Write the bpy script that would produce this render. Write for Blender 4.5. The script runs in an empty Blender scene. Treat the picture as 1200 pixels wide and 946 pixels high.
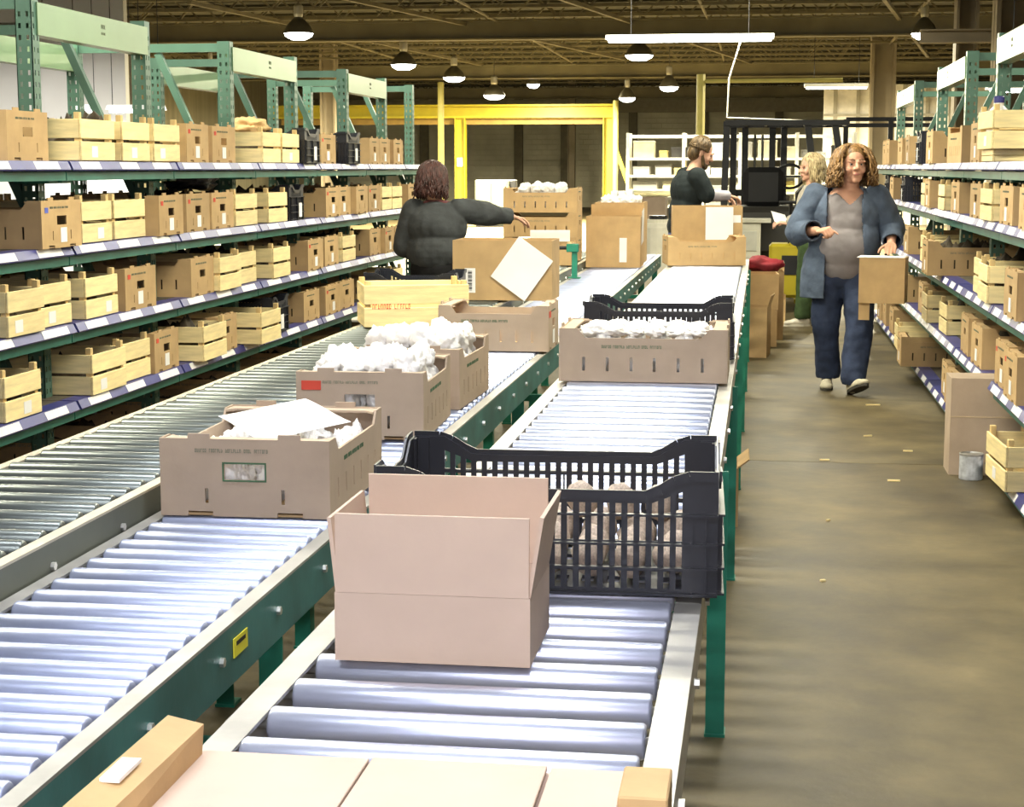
import bpy, bmesh, math, random
from mathutils import Vector, Matrix, noise

# ------------------------------------------------------------------ camera, world, exposure
SC = bpy.context.scene
COL = SC.collection
PI = math.pi
FPX = 2000.0
CAMZ = 1.5
PITCH = math.atan(276 / FPX)
YAW = math.atan(293 * math.cos(PITCH) / FPX)
cd = bpy.data.cameras.new('camera')
cam = bpy.data.objects.new('camera', cd)
COL.objects.link(cam)
cd.sensor_width = 36
cd.lens = 36 * FPX / 1200
cd.clip_end = 300
cam.location = (0, 0, CAMZ)
cam.rotation_euler = (PI / 2 - PITCH, 0, YAW)
SC.camera = cam
SC.view_settings.view_transform = 'Standard'
SC.view_settings.look = 'None'
SC.view_settings.gamma = 1
SC.view_settings.use_curve_mapping = False
SC.view_settings.exposure = 1.03
W = bpy.data.worlds.new('world')
SC.world = W
W.use_nodes = True
W.node_tree.nodes['Background'].inputs[0].default_value = (1.0, 0.93, 0.8, 1)
W.node_tree.nodes['Background'].inputs[1].default_value = 0.12

# strengths of the place's lamps (used by the lamp builders at the end)
TUBE_W = 70
NEAR_TUBE_W = 33
DOME_W = 950
FLASH_W = 52
COOL = (0.90, 0.93, 1.0)
WARM = (1.0, 0.94, 0.70)
SODIUM = (1.0, 0.90, 0.62)
# the photographer's flash, just above the lens
fl = bpy.data.lights.new('camera_flash', 'SPOT')
fl.energy = FLASH_W
fl.color = (1.0, 0.93, 0.97)
fl.spot_size = math.radians(75)
fl.spot_blend = 0.6
fl.shadow_soft_size = 0.03
flo = bpy.data.objects.new('camera_flash', fl)
COL.objects.link(flo)
flo.location = (0.02, -0.02, CAMZ + 0.09)
flo.rotation_euler = (PI / 2 - PITCH, 0, YAW)

# ------------------------------------------------------------------ helpers
rnd = random.Random(11)
MR = Matrix.Rotation(YAW, 3, 'Z') @ Matrix.Rotation(PI / 2 - PITCH, 3, 'X')


def at(px, py, z=None, X=None, Y=None):
    """world point that the photograph's pixel sees on a given plane of the place"""
    d = MR @ Vector(((px - 600) / FPX, (473 - py) / FPX, -1))
    if z is not None:
        k = (z - CAMZ) / d.z
    elif X is not None:
        k = X / d.x
    else:
        k = Y / d.y
    return Vector((0, 0, CAMZ)) + d * k


MATS = {}


def M(name, col, rough=.6, metal=0., var=.12, scale=6., bump=0., bscale=60., rand=0., emit=0., stretch=None, spec=.4, cut=None):
    """procedural material: noise-varied colour, optional per-object variation and fine relief"""
    if name in MATS:
        return MATS[name]
    m = bpy.data.materials.new(name)
    m.use_nodes = True
    nt = m.node_tree
    N, L = nt.nodes, nt.links
    b = N['Principled BSDF']
    b.inputs['Roughness'].default_value = rough
    b.inputs['Metallic'].default_value = metal
    b.inputs['Specular IOR Level'].default_value = spec
    tc = N.new('ShaderNodeTexCoord')
    mp = N.new('ShaderNodeMapping')
    mp.inputs['Scale'].default_value = stretch or (1, 1, 1)
    L.new(tc.outputs['Object'], mp.inputs['Vector'])
    nz = N.new('ShaderNodeTexNoise')
    nz.inputs['Scale'].default_value = scale
    nz.inputs['Detail'].default_value = 5
    L.new(mp.outputs['Vector'], nz.inputs['Vector'])
    rp = N.new('ShaderNodeValToRGB')
    lo = [max(0, c * (1 - var)) for c in col]
    hi = [min(1, c * (1 + var)) for c in col]
    rp.color_ramp.elements[0].position = .3
    rp.color_ramp.elements[1].position = .7
    rp.color_ramp.elements[0].color = (*lo, 1)
    rp.color_ramp.elements[1].color = (*hi, 1)
    L.new(nz.outputs['Fac'], rp.inputs['Fac'])
    out = rp.outputs['Color']
    if rand:
        oi = N.new('ShaderNodeObjectInfo')
        mr = N.new('ShaderNodeMapRange')
        mr.inputs['To Min'].default_value = 1 - rand
        mr.inputs['To Max'].default_value = 1 + rand
        L.new(oi.outputs['Random'], mr.inputs['Value'])
        hs = N.new('ShaderNodeHueSaturation')
        L.new(mr.outputs['Result'], hs.inputs['Value'])
        L.new(out, hs.inputs['Color'])
        out = hs.outputs['Color']
    L.new(out, b.inputs['Base Color'])
    if bump:
        n2 = N.new('ShaderNodeTexNoise')
        n2.inputs['Scale'].default_value = bscale
        n2.inputs['Detail'].default_value = 4
        L.new(mp.outputs['Vector'], n2.inputs['Vector'])
        bp = N.new('ShaderNodeBump')
        bp.inputs['Strength'].default_value = bump
        bp.inputs['Distance'].default_value = .01
        L.new(n2.outputs['Fac'], bp.inputs['Height'])
        L.new(bp.outputs['Normal'], b.inputs['Normal'])
    if emit:
        b.inputs['Emission Color'].default_value = (*col, 1)
        b.inputs['Emission Strength'].default_value = emit
    MATS[name] = m
    return m


card = M('cardboard', (.50, .335, .16), .8, var=.10, scale=9, bump=.06, rand=.13)
card_grey = M('cardboard_greyed', (.45, .345, .255), .8, var=.09, scale=7, bump=.06, rand=.06)
card_pale = M('cardboard_pale', (.60, .46, .37), .8, var=.07, scale=6, bump=.05, rand=.04)
card_in = M('cardboard_inside', (.42, .28, .14), .85, var=.12, scale=8, rand=.1)
wood = M('crate_pine', (.86, .70, .36), .65, var=.16, scale=5, stretch=(1, 1, 9), bump=.12, bscale=30, rand=.09)
wood_dk = M('crate_pine_post', (.68, .49, .22), .7, var=.16, scale=6, stretch=(8, 8, 1), rand=.08)
blackp = M('black_plastic', (.012, .014, .022), .38, var=.2, scale=4, spec=.5)
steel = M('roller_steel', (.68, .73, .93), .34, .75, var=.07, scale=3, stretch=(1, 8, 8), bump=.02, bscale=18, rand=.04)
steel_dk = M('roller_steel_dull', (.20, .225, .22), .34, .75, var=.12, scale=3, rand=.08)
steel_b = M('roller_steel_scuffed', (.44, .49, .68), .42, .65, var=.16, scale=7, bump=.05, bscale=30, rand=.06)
galv = M('galvanised_rail', (.44, .43, .41), .45, .55, var=.16, scale=8, bump=.03)
cream = M('painted_rail', (.52, .47, .36), .5, .2, var=.16, scale=10)
axle = M('axle_end', (.75, .74, .72), .3, .8)
teal = M('conveyor_green', (.045, .17, .165), .45, .1, var=.25, scale=7, bump=.04, spec=.5)
leggrn = M('leg_green', (.02, .20, .13), .45, .1, var=.2, scale=5)
rackgrn = M('rack_green', (.035, .17, .13), .42, .15, var=.22, scale=5, spec=.5)
palegrn = M('beam_green', (.20, .32, .175), .34, .1, var=.10, scale=3, spec=.6)
frmgrn = M('frame_green', (.085, .18, .135), .4, .1, var=.12, scale=4, spec=.5)
blue = M('label_rail_blue', (.04, .045, .21), .4, var=.12, scale=8, spec=.5)
white = M('white_paper', (.86, .85, .84), .7, var=.03, scale=6, rand=.03)
label = M('label_white', (.80, .79, .80), .6, var=.05, scale=30)
ink = M('print_ink', (.17, .19, .13), .8)
inkgrn = M('print_green', (.07, .15, .075), .8)
red = M('red_sticker', (.62, .07, .04), .7)
bluest = M('blue_sticker', (.10, .14, .55), .7)
deck = M('deck_board', (.10, .085, .06), .8, var=.3, scale=5)
darkveg = M('dark_produce', (.055, .04, .022), .8, var=.6, scale=14, bump=.5, bscale=25)
bagw = M('white_bag', (.90, .88, .86), .35, var=.06, scale=16, bump=.35, bscale=28, spec=.6)
yellow = M('yellow_paint', (.42, .34, .018), .45, var=.14, scale=2)
dark = M('dark_metal', (.012, .012, .014), .5, var=.3, scale=4)


class MB:
    """collects geometry that becomes one mesh"""

    def __init__(s):
        s.v, s.f, s.mi = [], [], []
        s.cur = 0

    def add(s, vs, fs):
        o = len(s.v)
        s.v += [tuple(p) for p in vs]
        s.f += [tuple(i + o for i in f) for f in fs]
        s.mi += [s.cur] * len(fs)

    def box(s, c, d, T=None):
        x, y, z = (k / 2 for k in d)
        vs = [Vector((c[0] + i * x, c[1] + j * y, c[2] + k * z)) for k in (-1, 1) for j in (-1, 1) for i in (-1, 1)]
        if T:
            vs = [T @ p for p in vs]
        s.add(vs, [(0, 2, 3, 1), (4, 5, 7, 6), (0, 1, 5, 4), (2, 6, 7, 3), (0, 4, 6, 2), (1, 3, 7, 5)])

    def bar(s, a, b, w, h=None):
        """square bar from a to b"""
        a, b = Vector(a), Vector(b)
        d = b - a
        q = d.to_track_quat('Y', 'Z').to_matrix().to_4x4()
        s.box((0, 0, 0), (w, d.length, h or w), Matrix.Translation((a + b) / 2) @ q)

    def lathe(s, prof, n=20, T=None, caps=True):
        """profile of (r, h) around z"""
        vs = []
        for r, h in prof:
            for i in range(n):
                a = 2 * PI * i / n
                p = Vector((r * math.cos(a), r * math.sin(a), h))
                vs.append(T @ p if T else p)
        fs = []
        for k in range(len(prof) - 1):
            for i in range(n):
                j = (i + 1) % n
                fs.append((k * n + i, k * n + j, (k + 1) * n + j, (k + 1) * n + i))
        if caps:
            fs.append(tuple(range(n - 1, -1, -1)))
            fs.append(tuple((len(prof) - 1) * n + i for i in range(n)))
        s.add(vs, fs)

    def cyl(s, a, b, r, n=14, r2=None):
        a, b = Vector(a), Vector(b)
        q = (b - a).to_track_quat('Z', 'Y').to_matrix().to_4x4()
        s.lathe([(r, 0), (r if r2 is None else r2, (b - a).length)], n, Matrix.Translation(a) @ q)

    def cap(s, a, b, ra, rb, n=14, k=4, flat=1.0):
        """tapered capsule"""
        a, b = Vector(a), Vector(b)
        q = (b - a).to_track_quat('Z', 'Y').to_matrix().to_4x4()
        Ln = (b - a).length
        prof = [(max(1e-4, ra * math.cos(t)), ra * math.sin(t)) for t in [-PI / 2 + PI / 2 * i / k for i in range(k + 1)]]
        prof += [(max(1e-4, rb * math.cos(t)), Ln + rb * math.sin(t)) for t in [PI / 2 * i / k for i in range(k + 1)]]
        s.lathe(prof, n, Matrix.Translation(a) @ q)

    def ell(s, c, r, T=None, n=20, k=12):
        prof = [(max(1e-4, math.cos(t)), math.sin(t)) for t in [-PI / 2 + PI * i / k for i in range(k + 1)]]
        Q = Matrix.Translation(c) @ (T or Matrix.Identity(4)) @ Matrix.Diagonal((*r, 1))
        s.lathe(prof, n, Q)

    def tube(s, pts, rs, n=6):
        pts = [Vector(p) for p in pts]
        if not isinstance(rs, (list, tuple)):
            rs = [rs] * len(pts)
        vs = []
        for i, p in enumerate(pts):
            d = (pts[min(i + 1, len(pts) - 1)] - pts[max(i - 1, 0)])
            q = d.to_track_quat('Z', 'Y').to_matrix()
            for j in range(n):
                a = 2 * PI * j / n
                vs.append(p + q @ Vector((rs[i] * math.cos(a), rs[i] * math.sin(a), 0)))
        fs = []
        for i in range(len(pts) - 1):
            for j in range(n):
                k = (j + 1) % n
                fs.append((i * n + j, i * n + k, (i + 1) * n + k, (i + 1) * n + j))
        fs.append(tuple(range(n - 1, -1, -1)))
        fs.append(tuple((len(pts) - 1) * n + i for i in range(n)))
        s.add(vs, fs)

    def lattice(s, xs, zs, solid, t, fn=None):
        """sheet in the XZ plane, y from 0 to t, made of the solid cells of a grid; holes are real"""
        nx, nz = len(xs), len(zs)
        fn = fn or (lambda x, y, z: (x, y, z))
        vs = [fn(x, y, z) for y in (0, t) for z in zs for x in xs]
        id_ = lambda i, j, k: k * nx * nz + j * nx + i
        ok = lambda i, j: 0 <= i < nx - 1 and 0 <= j < nz - 1 and solid(i, j)
        fs = []
        for i in range(nx - 1):
            for j in range(nz - 1):
                if not ok(i, j):
                    continue
                a, b, c, d = (i, j), (i + 1, j), (i + 1, j + 1), (i, j + 1)
                fs.append((id_(*a, 0), id_(*b, 0), id_(*c, 0), id_(*d, 0)))
                fs.append((id_(*d, 1), id_(*c, 1), id_(*b, 1), id_(*a, 1)))
                if not ok(i, j - 1):
                    fs.append((id_(*a, 1), id_(*b, 1), id_(*b, 0), id_(*a, 0)))
                if not ok(i, j + 1):
                    fs.append((id_(*d, 0), id_(*c, 0), id_(*c, 1), id_(*d, 1)))
                if not ok(i - 1, j):
                    fs.append((id_(*a, 0), id_(*d, 0), id_(*d, 1), id_(*a, 1)))
                if not ok(i + 1, j):
                    fs.append((id_(*b, 1), id_(*c, 1), id_(*c, 0), id_(*b, 0)))
        used = sorted({i for f in fs for i in f})
        mp = {o: n for n, o in enumerate(used)}
        s.add([vs[o] for o in used], [tuple(mp[i] for i in f) for f in fs])

    def mesh(s, name, mats, smooth=False):
        me = bpy.data.meshes.new(name)
        me.from_pydata(s.v, [], s.f)
        for m in (mats if isinstance(mats, (list, tuple)) else [mats]):
            me.materials.append(m)
        if any(s.mi):
            me.polygons.foreach_set('material_index', s.mi)
        if smooth:
            me.polygons.foreach_set('use_smooth', [True] * len(me.polygons))
        me.update()
        return me


CACHE = {}


def cached(key, fn):
    if key not in CACHE:
        CACHE[key] = fn()
    return CACHE[key]


def ob(name, me, parent=None, loc=(0, 0, 0), rot=(0, 0, 0)):
    o = bpy.data.objects.new(name, me)
    COL.objects.link(o)
    o.parent = parent
    o.location = loc
    o.rotation_euler = rot
    return o


def tag(o, lab, cat=None, group=None, kind=None):
    if lab:
        o['label'] = lab
    if cat:
        o['category'] = cat
    if group:
        o['group'] = group
    if kind:
        o['kind'] = kind
    return o


def thing(name, lab, cat, loc=(0, 0, 0), rz=0., group=None):
    return tag(ob(name, None, None, loc, (0, 0, rz)), lab, cat, group)


def boxme(d, mat, bev=0.):
    def f():
        b = MB()
        b.box((0, 0, 0), d)
        me = b.mesh('box', mat)
        if bev:
            bm = bmesh.new()
            bm.from_mesh(me)
            bmesh.ops.bevel(bm, geom=bm.edges[:], offset=bev, segments=1, affect='EDGES')
            bm.to_mesh(me)
            bm.free()
        return me
    return cached(('box', tuple(round(k, 4) for k in d), mat.name, bev), f)


def bx(name, parent, c, d, mat, bev=0., rot=(0, 0, 0)):
    return ob(name, boxme(d, mat, bev), parent, c, rot)


def build(name, mb, mat, parent=None, loc=(0, 0, 0), rot=(0, 0, 0), smooth=False):
    return ob(name, mb.mesh(name, mat, smooth), parent, loc, rot)


def remesh(name, mb, voxel, it, mat, disp=0., dscale=9., cut=None, thick=0.):
    """one continuous surface grown over overlapping volumes"""
    o = ob('tmp', mb.mesh('tmp', mat))
    r = o.modifiers.new('r', 'REMESH')
    r.mode = 'VOXEL'
    r.voxel_size = voxel
    r.use_smooth_shade = True
    s = o.modifiers.new('s', 'SMOOTH')
    s.factor = .5
    s.iterations = it
    dg = bpy.context.evaluated_depsgraph_get()
    me = bpy.data.meshes.new_from_object(o.evaluated_get(dg))
    bpy.data.objects.remove(o)
    me.name = name
    if not me.materials:
        me.materials.append(mat)
    bm = bmesh.new()
    bm.from_mesh(me)
    if disp:
        bm.normal_update()
        for v in bm.verts:
            p = v.co * dscale
            n = noise.noise(Vector((p.x, p.y, p.z * .6))) + .5 * noise.noise(p * 2.3)
            v.co += v.normal * (n * disp)
    if cut:
        bm.normal_update()
        dead = [f for f in bm.faces if cut(f.calc_center_median(), f.normal)]
        bmesh.ops.delete(bm, geom=dead, context='FACES')
    for f in bm.faces:
        f.smooth = True
    bm.to_mesh(me)
    bm.free()
    if thick:
        o = ob('tmp', me)
        s = o.modifiers.new('s', 'SMOOTH')
        s.factor = .5
        s.iterations = 2
        s = o.modifiers.new('t', 'SOLIDIFY')
        s.thickness = thick
        s.offset = 1
        dg = bpy.context.evaluated_depsgraph_get()
        m2 = bpy.data.meshes.new_from_object(o.evaluated_get(dg))
        bpy.data.objects.remove(o)
        m2.name = name
        return m2
    return me


def lump(seed, r, amp=.35, sub=3, freq=1.6, mat=None, name='lump', crumple=.28):
    """crumpled closed shape"""
    bm = bmesh.new()
    bmesh.ops.create_icosphere(bm, subdivisions=sub, radius=1)
    off = Vector((seed * 3.1, seed * 1.7, seed * .9))
    for v in bm.verts:
        d = v.co.normalized()
        n = noise.noise(d * freq + off) + .5 * noise.noise(d * freq * 2.7 + off) + crumple * (.35 - abs(noise.noise(d * freq * 4.5 + off)))
        k = 1 + amp * n
        v.co = Vector((d.x * r[0] * k, d.y * r[1] * k, d.z * r[2] * k))
    for f in bm.faces:
        f.smooth = True
    me = bpy.data.meshes.new(name)
    bm.to_mesh(me)
    bm.free()
    me.materials.append(mat)
    return me


def heap(w, d, h, seed, mat, n=14):
    """mounded surface with a closed underside"""
    b = MB()
    off = Vector((seed * 2.3, seed * 5.1, 0))
    top, bot = [], []
    for j in range(n + 1):
        for i in range(n + 1):
            u, v = i / n * 2 - 1, j / n * 2 - 1
            e = max(0, (1 - u ** 10)) * max(0, (1 - v ** 10))
            p = Vector((u * w * 9, v * d * 9, 0)) + off
            z = h * e * (.55 + .5 * noise.noise(p) + .35 * abs(noise.noise(p * 2.4)))
            top.append((u * w / 2, v * d / 2, max(z, 0) + .002))
            bot.append((u * w / 2, v * d / 2, 0))
    m = n + 1
    k = m * m
    fs = []
    for j in range(n):
        for i in range(n):
            a = j * m + i
            fs.append((a, a + 1, a + m + 1, a + m))
            fs.append((k + a, k + a + m, k + a + m + 1, k + a + 1))
    for i in range(n):
        fs.append((i, k + i, k + i + 1, i + 1))
        a = n * m + i
        fs.append((a, a + 1, k + a + 1, k + a))
        a = i * m
        fs.append((a, a + m, k + a + m, k + a))
        a = i * m + n
        fs.append((a, k + a, k + a + m, a + m))
    b.add(top + bot, fs)
    return b.mesh('heap', mat, True)


def words(b, x0, z0, h, lens, gap, y=0., seed=1):
    """row of small letter-like bars in the XZ plane (print too small to read in the photograph)"""
    r = random.Random(seed)
    x = x0
    for n in lens:
        for i in range(n):
            lw = h * .55
            k = r.random()
            b.box((x + lw * .15, y, z0), (lw * .22, .0006, h))
            if k < .7:
                b.box((x + lw * .45, y, z0 + h * .4), (lw * .5, .0006, h * .2))
            if k > .3:
                b.box((x + lw * .45, y, z0 - h * .4), (lw * .5, .0006, h * .2))
            if .2 < k < .8:
                b.box((x + lw * .65, y, z0), (lw * .2, .0006, h * (.4 + .6 * r.random())))
            x += lw
        x += gap
    return x
# ------------------------------------------------------------------ the building
def struct(name, mb, mat, **k):
    return tag(build(name, mb, mat, **k), None, kind='structure')


def floor_material():
    m = M('floor_concrete', (.118, .095, .047), .55, var=.30, scale=3.5, bump=.16, bscale=22, spec=.45)
    nt = m.node_tree
    N, L = nt.nodes, nt.links
    b = N['Principled BSDF']
    src = b.inputs['Base Color'].links[0].from_socket
    n = N.new('ShaderNodeTexNoise')
    n.inputs['Scale'].default_value = .8
    n.inputs['Detail'].default_value = 8
    n.inputs['Roughness'].default_value = .7
    tc = [k for k in N if k.type == 'TEX_COORD'][0]
    L.new(tc.outputs['Object'], n.inputs['Vector'])
    r = N.new('ShaderNodeValToRGB')
    r.color_ramp.elements[0].position = .38
    r.color_ramp.elements[0].color = (.45, .41, .34, 1)
    r.color_ramp.elements[1].position = .62
    r.color_ramp.elements[1].color = (1.3, 1.25, 1.18, 1)
    L.new(n.outputs['Fac'], r.inputs['Fac'])
    mx = N.new('ShaderNodeMix')
    mx.data_type = 'RGBA'
    mx.blend_type = 'MULTIPLY'
    mx.inputs['Factor'].default_value = .8
    L.new(src, mx.inputs['A'])
    L.new(r.outputs['Color'], mx.inputs['B'])
    L.new(mx.outputs['Result'], b.inputs['Base Color'])
    rr = N.new('ShaderNodeMapRange')
    rr.inputs['To Min'].default_value = .38
    rr.inputs['To Max'].default_value = .72
    L.new(n.outputs['Fac'], rr.inputs['Value'])
    L.new(rr.outputs['Result'], b.inputs['Roughness'])
    return m


def block_material(name, col, bw=.4, bh=.2):
    m = M(name, col, .85, var=.15, scale=1.2)
    nt = m.node_tree
    N, L = nt.nodes, nt.links
    tc = [k for k in N if k.type == 'TEX_COORD'][0]
    mp = N.new('ShaderNodeMapping')
    mp.inputs['Rotation'].default_value = (PI / 2, 0, 0)
    L.new(tc.outputs['Object'], mp.inputs['Vector'])
    br = N.new('ShaderNodeTexBrick')
    br.inputs['Scale'].default_value = 1
    br.inputs['Brick Width'].default_value = bw
    br.inputs['Row Height'].default_value = bh
    br.inputs['Mortar Size'].default_value = .012
    L.new(mp.outputs['Vector'], br.inputs['Vector'])
    bp = N.new('ShaderNodeBump')
    bp.invert = True
    bp.inputs['Strength'].default_value = .8
    bp.inputs['Distance'].default_value = .03
    L.new(br.outputs['Fac'], bp.inputs['Height'])
    L.new(bp.outputs['Normal'], N['Principled BSDF'].inputs['Normal'])
    return m


fm = floor_material()
b = MB()
b.box((-3, 30, -.11), (27, 76, .18))
floor = struct('floor', b, M('subfloor', (.05, .042, .03), .9))
ys = [-8, -3.2, 2.8, 8.8, 14.8, 20.8, 26.8, 32.8, 38.8, 44.8, 50.8, 56.8, 62.8, 68]
xs = [-16.5, -8.6, 3.4, 10.5]
for i in range(len(ys) - 1):
    for j in range(3):
        bx('slab', floor, ((xs[j] + xs[j + 1]) / 2, (ys[i] + ys[i + 1]) / 2, -.01),
           (xs[j + 1] - xs[j] - .008, ys[i + 1] - ys[i] - .008, .02), fm)
ceilm = M('ceiling_deck', (.045, .04, .022), .9, var=.35, scale=1.5)
joistm = M('joist_steel', (.13, .11, .06), .75, var=.3, scale=2)
b = MB()
nb = 150
for i in range(nb):                                   # ribbed deck
    y = -8 + 76 * (i + .5) / nb
    b.box((-3, y, 4.78 if i % 2 else 4.72), (27, 76 / nb + .002, .1))
ceiling = struct('ceiling', b, ceilm)


def joist_mesh():
    b = MB()
    b.box((0, 0, .38), (26.6, .09, .05))
    b.box((0, 0, 0), (26.6, .08, .045))
    n = 66
    for i in range(n):
        x = -13.3 + 26.6 * i / n
        x2 = x + 26.6 / n
        z0, z1 = (0, .38) if i % 2 else (.38, 0)
        b.bar((x, 0, z0), (x2, 0, z1), .03)
    return b.mesh('joist', joistm)


jm = joist_mesh()
for i in range(24):
    ob('joist', jm, ceiling, (-3, 20.5 + i * 1.9, 4.28))
girm = M('girder_paint', (.13, .112, .062), .7, var=.2, scale=1.4)
for y, z in ((33, 4.12), (46, 4.05), (58, 4.0)):
    g = MB()
    g.box((-3, y, z + .17), (26.8, .22, .03))
    g.box((-3, y, z - .17), (26.8, .22, .03))
    g.box((-3, y, z), (26.8, .03, .34))
    build('girder', g, girm, ceiling)
g = MB()
for x in (-9.5, -5.2, -1.2, 2.6):
    g.tube([(x, 19, 4.3), (x + .2, 40, 4.28), (x, 66, 4.3)], .03)
build('conduit', g, joistm, ceiling)
g = MB()
for x, y, x2, y2 in ((-7.5, 24, -3.5, 44), (-4, 24, 0, 48), (-9.5, 28, -7, 50), (1.5, 26, 4, 44)):
    g.bar((x, y, 4.24), (x2, y2, 4.24), .07)
build('bridging_bar', g, joistm, ceiling)

wallb = block_material('wall_block', (.56, .53, .40))
b = MB()
b.box((-3, 66.15, 2.3), (27, .3, 5))
wb = struct('wall_back', b, wallb)
for x in (-13, -9.3, -7.5, -4.9, -2.2, .6, 3.4, 6):
    bx('pilaster', wb, (x, 65.9, 2.1), (.32, .3, 4.6), M('pilaster_paint', (.17, .15, .10), .8))
bx('lintel', wb, (-3, 65.85, 3.85), (26.6, .3, .5), M('lintel_paint', (.30, .27, .19), .8))
b = MB()
b.box((-16.35, 30, 2.3), (.3, 76, 5))
struct('wall_left', b, M('wall_left_paint', (.26, .23, .14), .85, var=.2, scale=.7, stretch=(1, 6, .2)))
b = MB()
b.box((10.15, 30, 2.3), (.3, 76, 5))
struct('wall_right', b, M('wall_right_paint', (.24, .21, .14), .85))
b = MB()
b.box((-3, -8.15, 2.3), (27, .3, 5))
struct('wall_front', b, M('wall_front_paint', (.45, .42, .34), .85))
wp = M('partition_white', (.74, .73, .70), .8, var=.05, scale=1)
b = MB()
b.box((-12.55, 24, 2.3), (6.9, .14, 4.6))
struct('wall_inner', b, wp)
b = MB()
b.box((4.3, 47, 1.85), (5.4, .2, 3.7))
wr = struct('wall_partition', b, M('partition_pale', (.66, .63, .56), .8))
for i in range(9):
    bx('rib', wr, (1.9 + i * .6, 46.87, 1.85), (.1, .06, 3.7), M('partition_rib', (.33, .31, .25), .8))
bx('rail', wr, (4.3, 46.84, 2.9), (5.4, .05, .06), M('partition_rib', (.33, .31, .25), .8))

colm = M('column_paint', (.24, .20, .135), .8, var=.18, scale=1.2)


def column(x, y, w, d, h=4.7):
    g = MB()
    for s in (-1, 1):
        g.box((x + s * w * .44, y, h / 2), (w * .12, d, h))
    g.box((x, y, h / 2), (w, d * .14, h))
    g.box((x, y, .02), (w * 1.3, d * 1.3, .04))
    return struct('column', g, colm)


column(2.66, 40, .55, .5)
column(3.12, 28, .34, .4)
column(3.55, 26, .52, .5)
column(-6.6, 60, .25, .3)
column(-11.2, 44, .4, .4)
g = MB()
g.box((3.65, 27.2, 3.4), (2.6, .18, .025))
g.box((3.65, 27.2, 3.58), (2.6, .18, .025))
g.box((3.65, 27.2, 3.49), (2.6, .03, .18))
struct('trim_1', g, colm)

# ------------------------------------------------------------------ roller conveyors
def roller_mesh(L, r, mat):
    def f():
        b = MB()
        T = Matrix.Rotation(PI / 2, 4, 'Y')
        h = L / 2
        b.lathe([(r * .45, -h), (r * .9, -h), (r, -h + .004), (r, h - .004), (r * .9, h), (r * .45, h)], 20, T)
        b.cur = 1
        b.lathe([(r * .28, -h - .022), (r * .28, h + .022)], 6, T)
        me = b.mesh('roller', [mat, axle])
        for p in me.polygons:
            p.use_smooth = len(p.vertices) == 4
        return me
    return cached(('roller', L, r, mat.name), f)


def conveyor(lab, x0, x1, zt, y0, y1, pitch, rad, rollm, flangem, webm, legs, fl=.045, web=.09, leg_out=0., first=0.):
    root = thing('roller_conveyor', lab, 'conveyor', ((x0 + x1) / 2, y0, 0))
    w = (x1 - x0)
    Ln = y1 - y0
    for s in (-1, 1):
        b = MB()
        xo = s * w / 2
        b.cur = 0
        b.box((xo - s * fl / 2, Ln / 2, zt - .008), (fl, Ln, .006))
        b.cur = 1
        b.box((xo - s * .003, Ln / 2, zt - .011 - web / 2), (.006, Ln, web))
        b.box((xo - s * .018, Ln / 2, zt - .011 - web + .003), (.03, Ln, .006))
        rail = build('side_rail', b, [flangem, webm], root)
        g = MB()
        n = int(Ln / (pitch * 4))
        for i in range(n):                                             # bolt heads on the web
            y = .10 + i * pitch * 4
            g.cyl((xo, y, zt - .06), (xo + s * .008, y, zt - .06), .009, 6)
        build('bolt_row', g, axle, rail)
    L = w - 2 * fl - .012
    me = roller_mesh(round(L, 4), rad, rollm)
    y = first + pitch * .5
    r = random.Random(3)
    while y < Ln - .03:
        ob('roller', me, root, (0, y, zt - rad + .004), (r.random() * 6, 0, 0))
        y += pitch
    for ly in legs:
        y = ly - y0
        for s in (-1, 1):
            b = MB()
            x = s * (w / 2 - .028 + leg_out)
            top = zt - .011 - web * .3
            b.box((x - s * .022, y, top / 2), (.006, .05, top))
            b.box((x, y - .024, top / 2), (.05, .006, top))
            b.box((x, y, .004), (.055, .07, .008))
            build('leg', b, leggrn, root)
        b = MB()
        b.bar((-w / 2 + .04, y, zt * .45), (w / 2 - .04, y, zt * .45), .035)
        b.bar((-w / 2 + .04, y + .01, zt - .13), (w / 2 - .04, y + .01, zt - .13), .03)
        build('cross_brace', b, leggrn, root)
    return root


ZA, ZB, ZC = .745, .68, .75
cC = conveyor('wide roller conveyor with bright steel rollers and grey side rails along the walkway', -.716, -.09, ZC, .95, 14.4,
              .132, .0255, steel, galv, galv, (4.44, 6.2, 8.0, 9.8, 11.6, 13.4), fl=.045, web=.075, leg_out=.022, first=.03)
cB = conveyor('lower narrow roller conveyor with scuffed rollers and green side rail in the middle', -1.430, -.945, ZB, 1.3, 16.5,
              .0917, .024, steel_b, galv, teal, (3.3, 5.1, 6.9, 8.8, 10.6, 12.4, 14.2, 16), fl=.034, web=.11)
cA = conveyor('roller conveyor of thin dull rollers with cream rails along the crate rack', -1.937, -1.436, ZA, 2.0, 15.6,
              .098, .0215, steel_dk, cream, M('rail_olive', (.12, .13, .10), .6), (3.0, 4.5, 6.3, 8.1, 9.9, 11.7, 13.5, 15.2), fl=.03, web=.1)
# yellow warning sticker on the green rail
s = bx('warning_sticker', cB, (.487 / 2 + .0012, 2.98 - 1.3, ZB - .055), (.002, .085, .036), M('sticker_yellow', (.78, .72, .05), .5))
tag(s, 'small yellow warning sticker')
bx('sticker_line', s, (.0012, .0, .006), (.001, .055, .008), dark)

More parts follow.
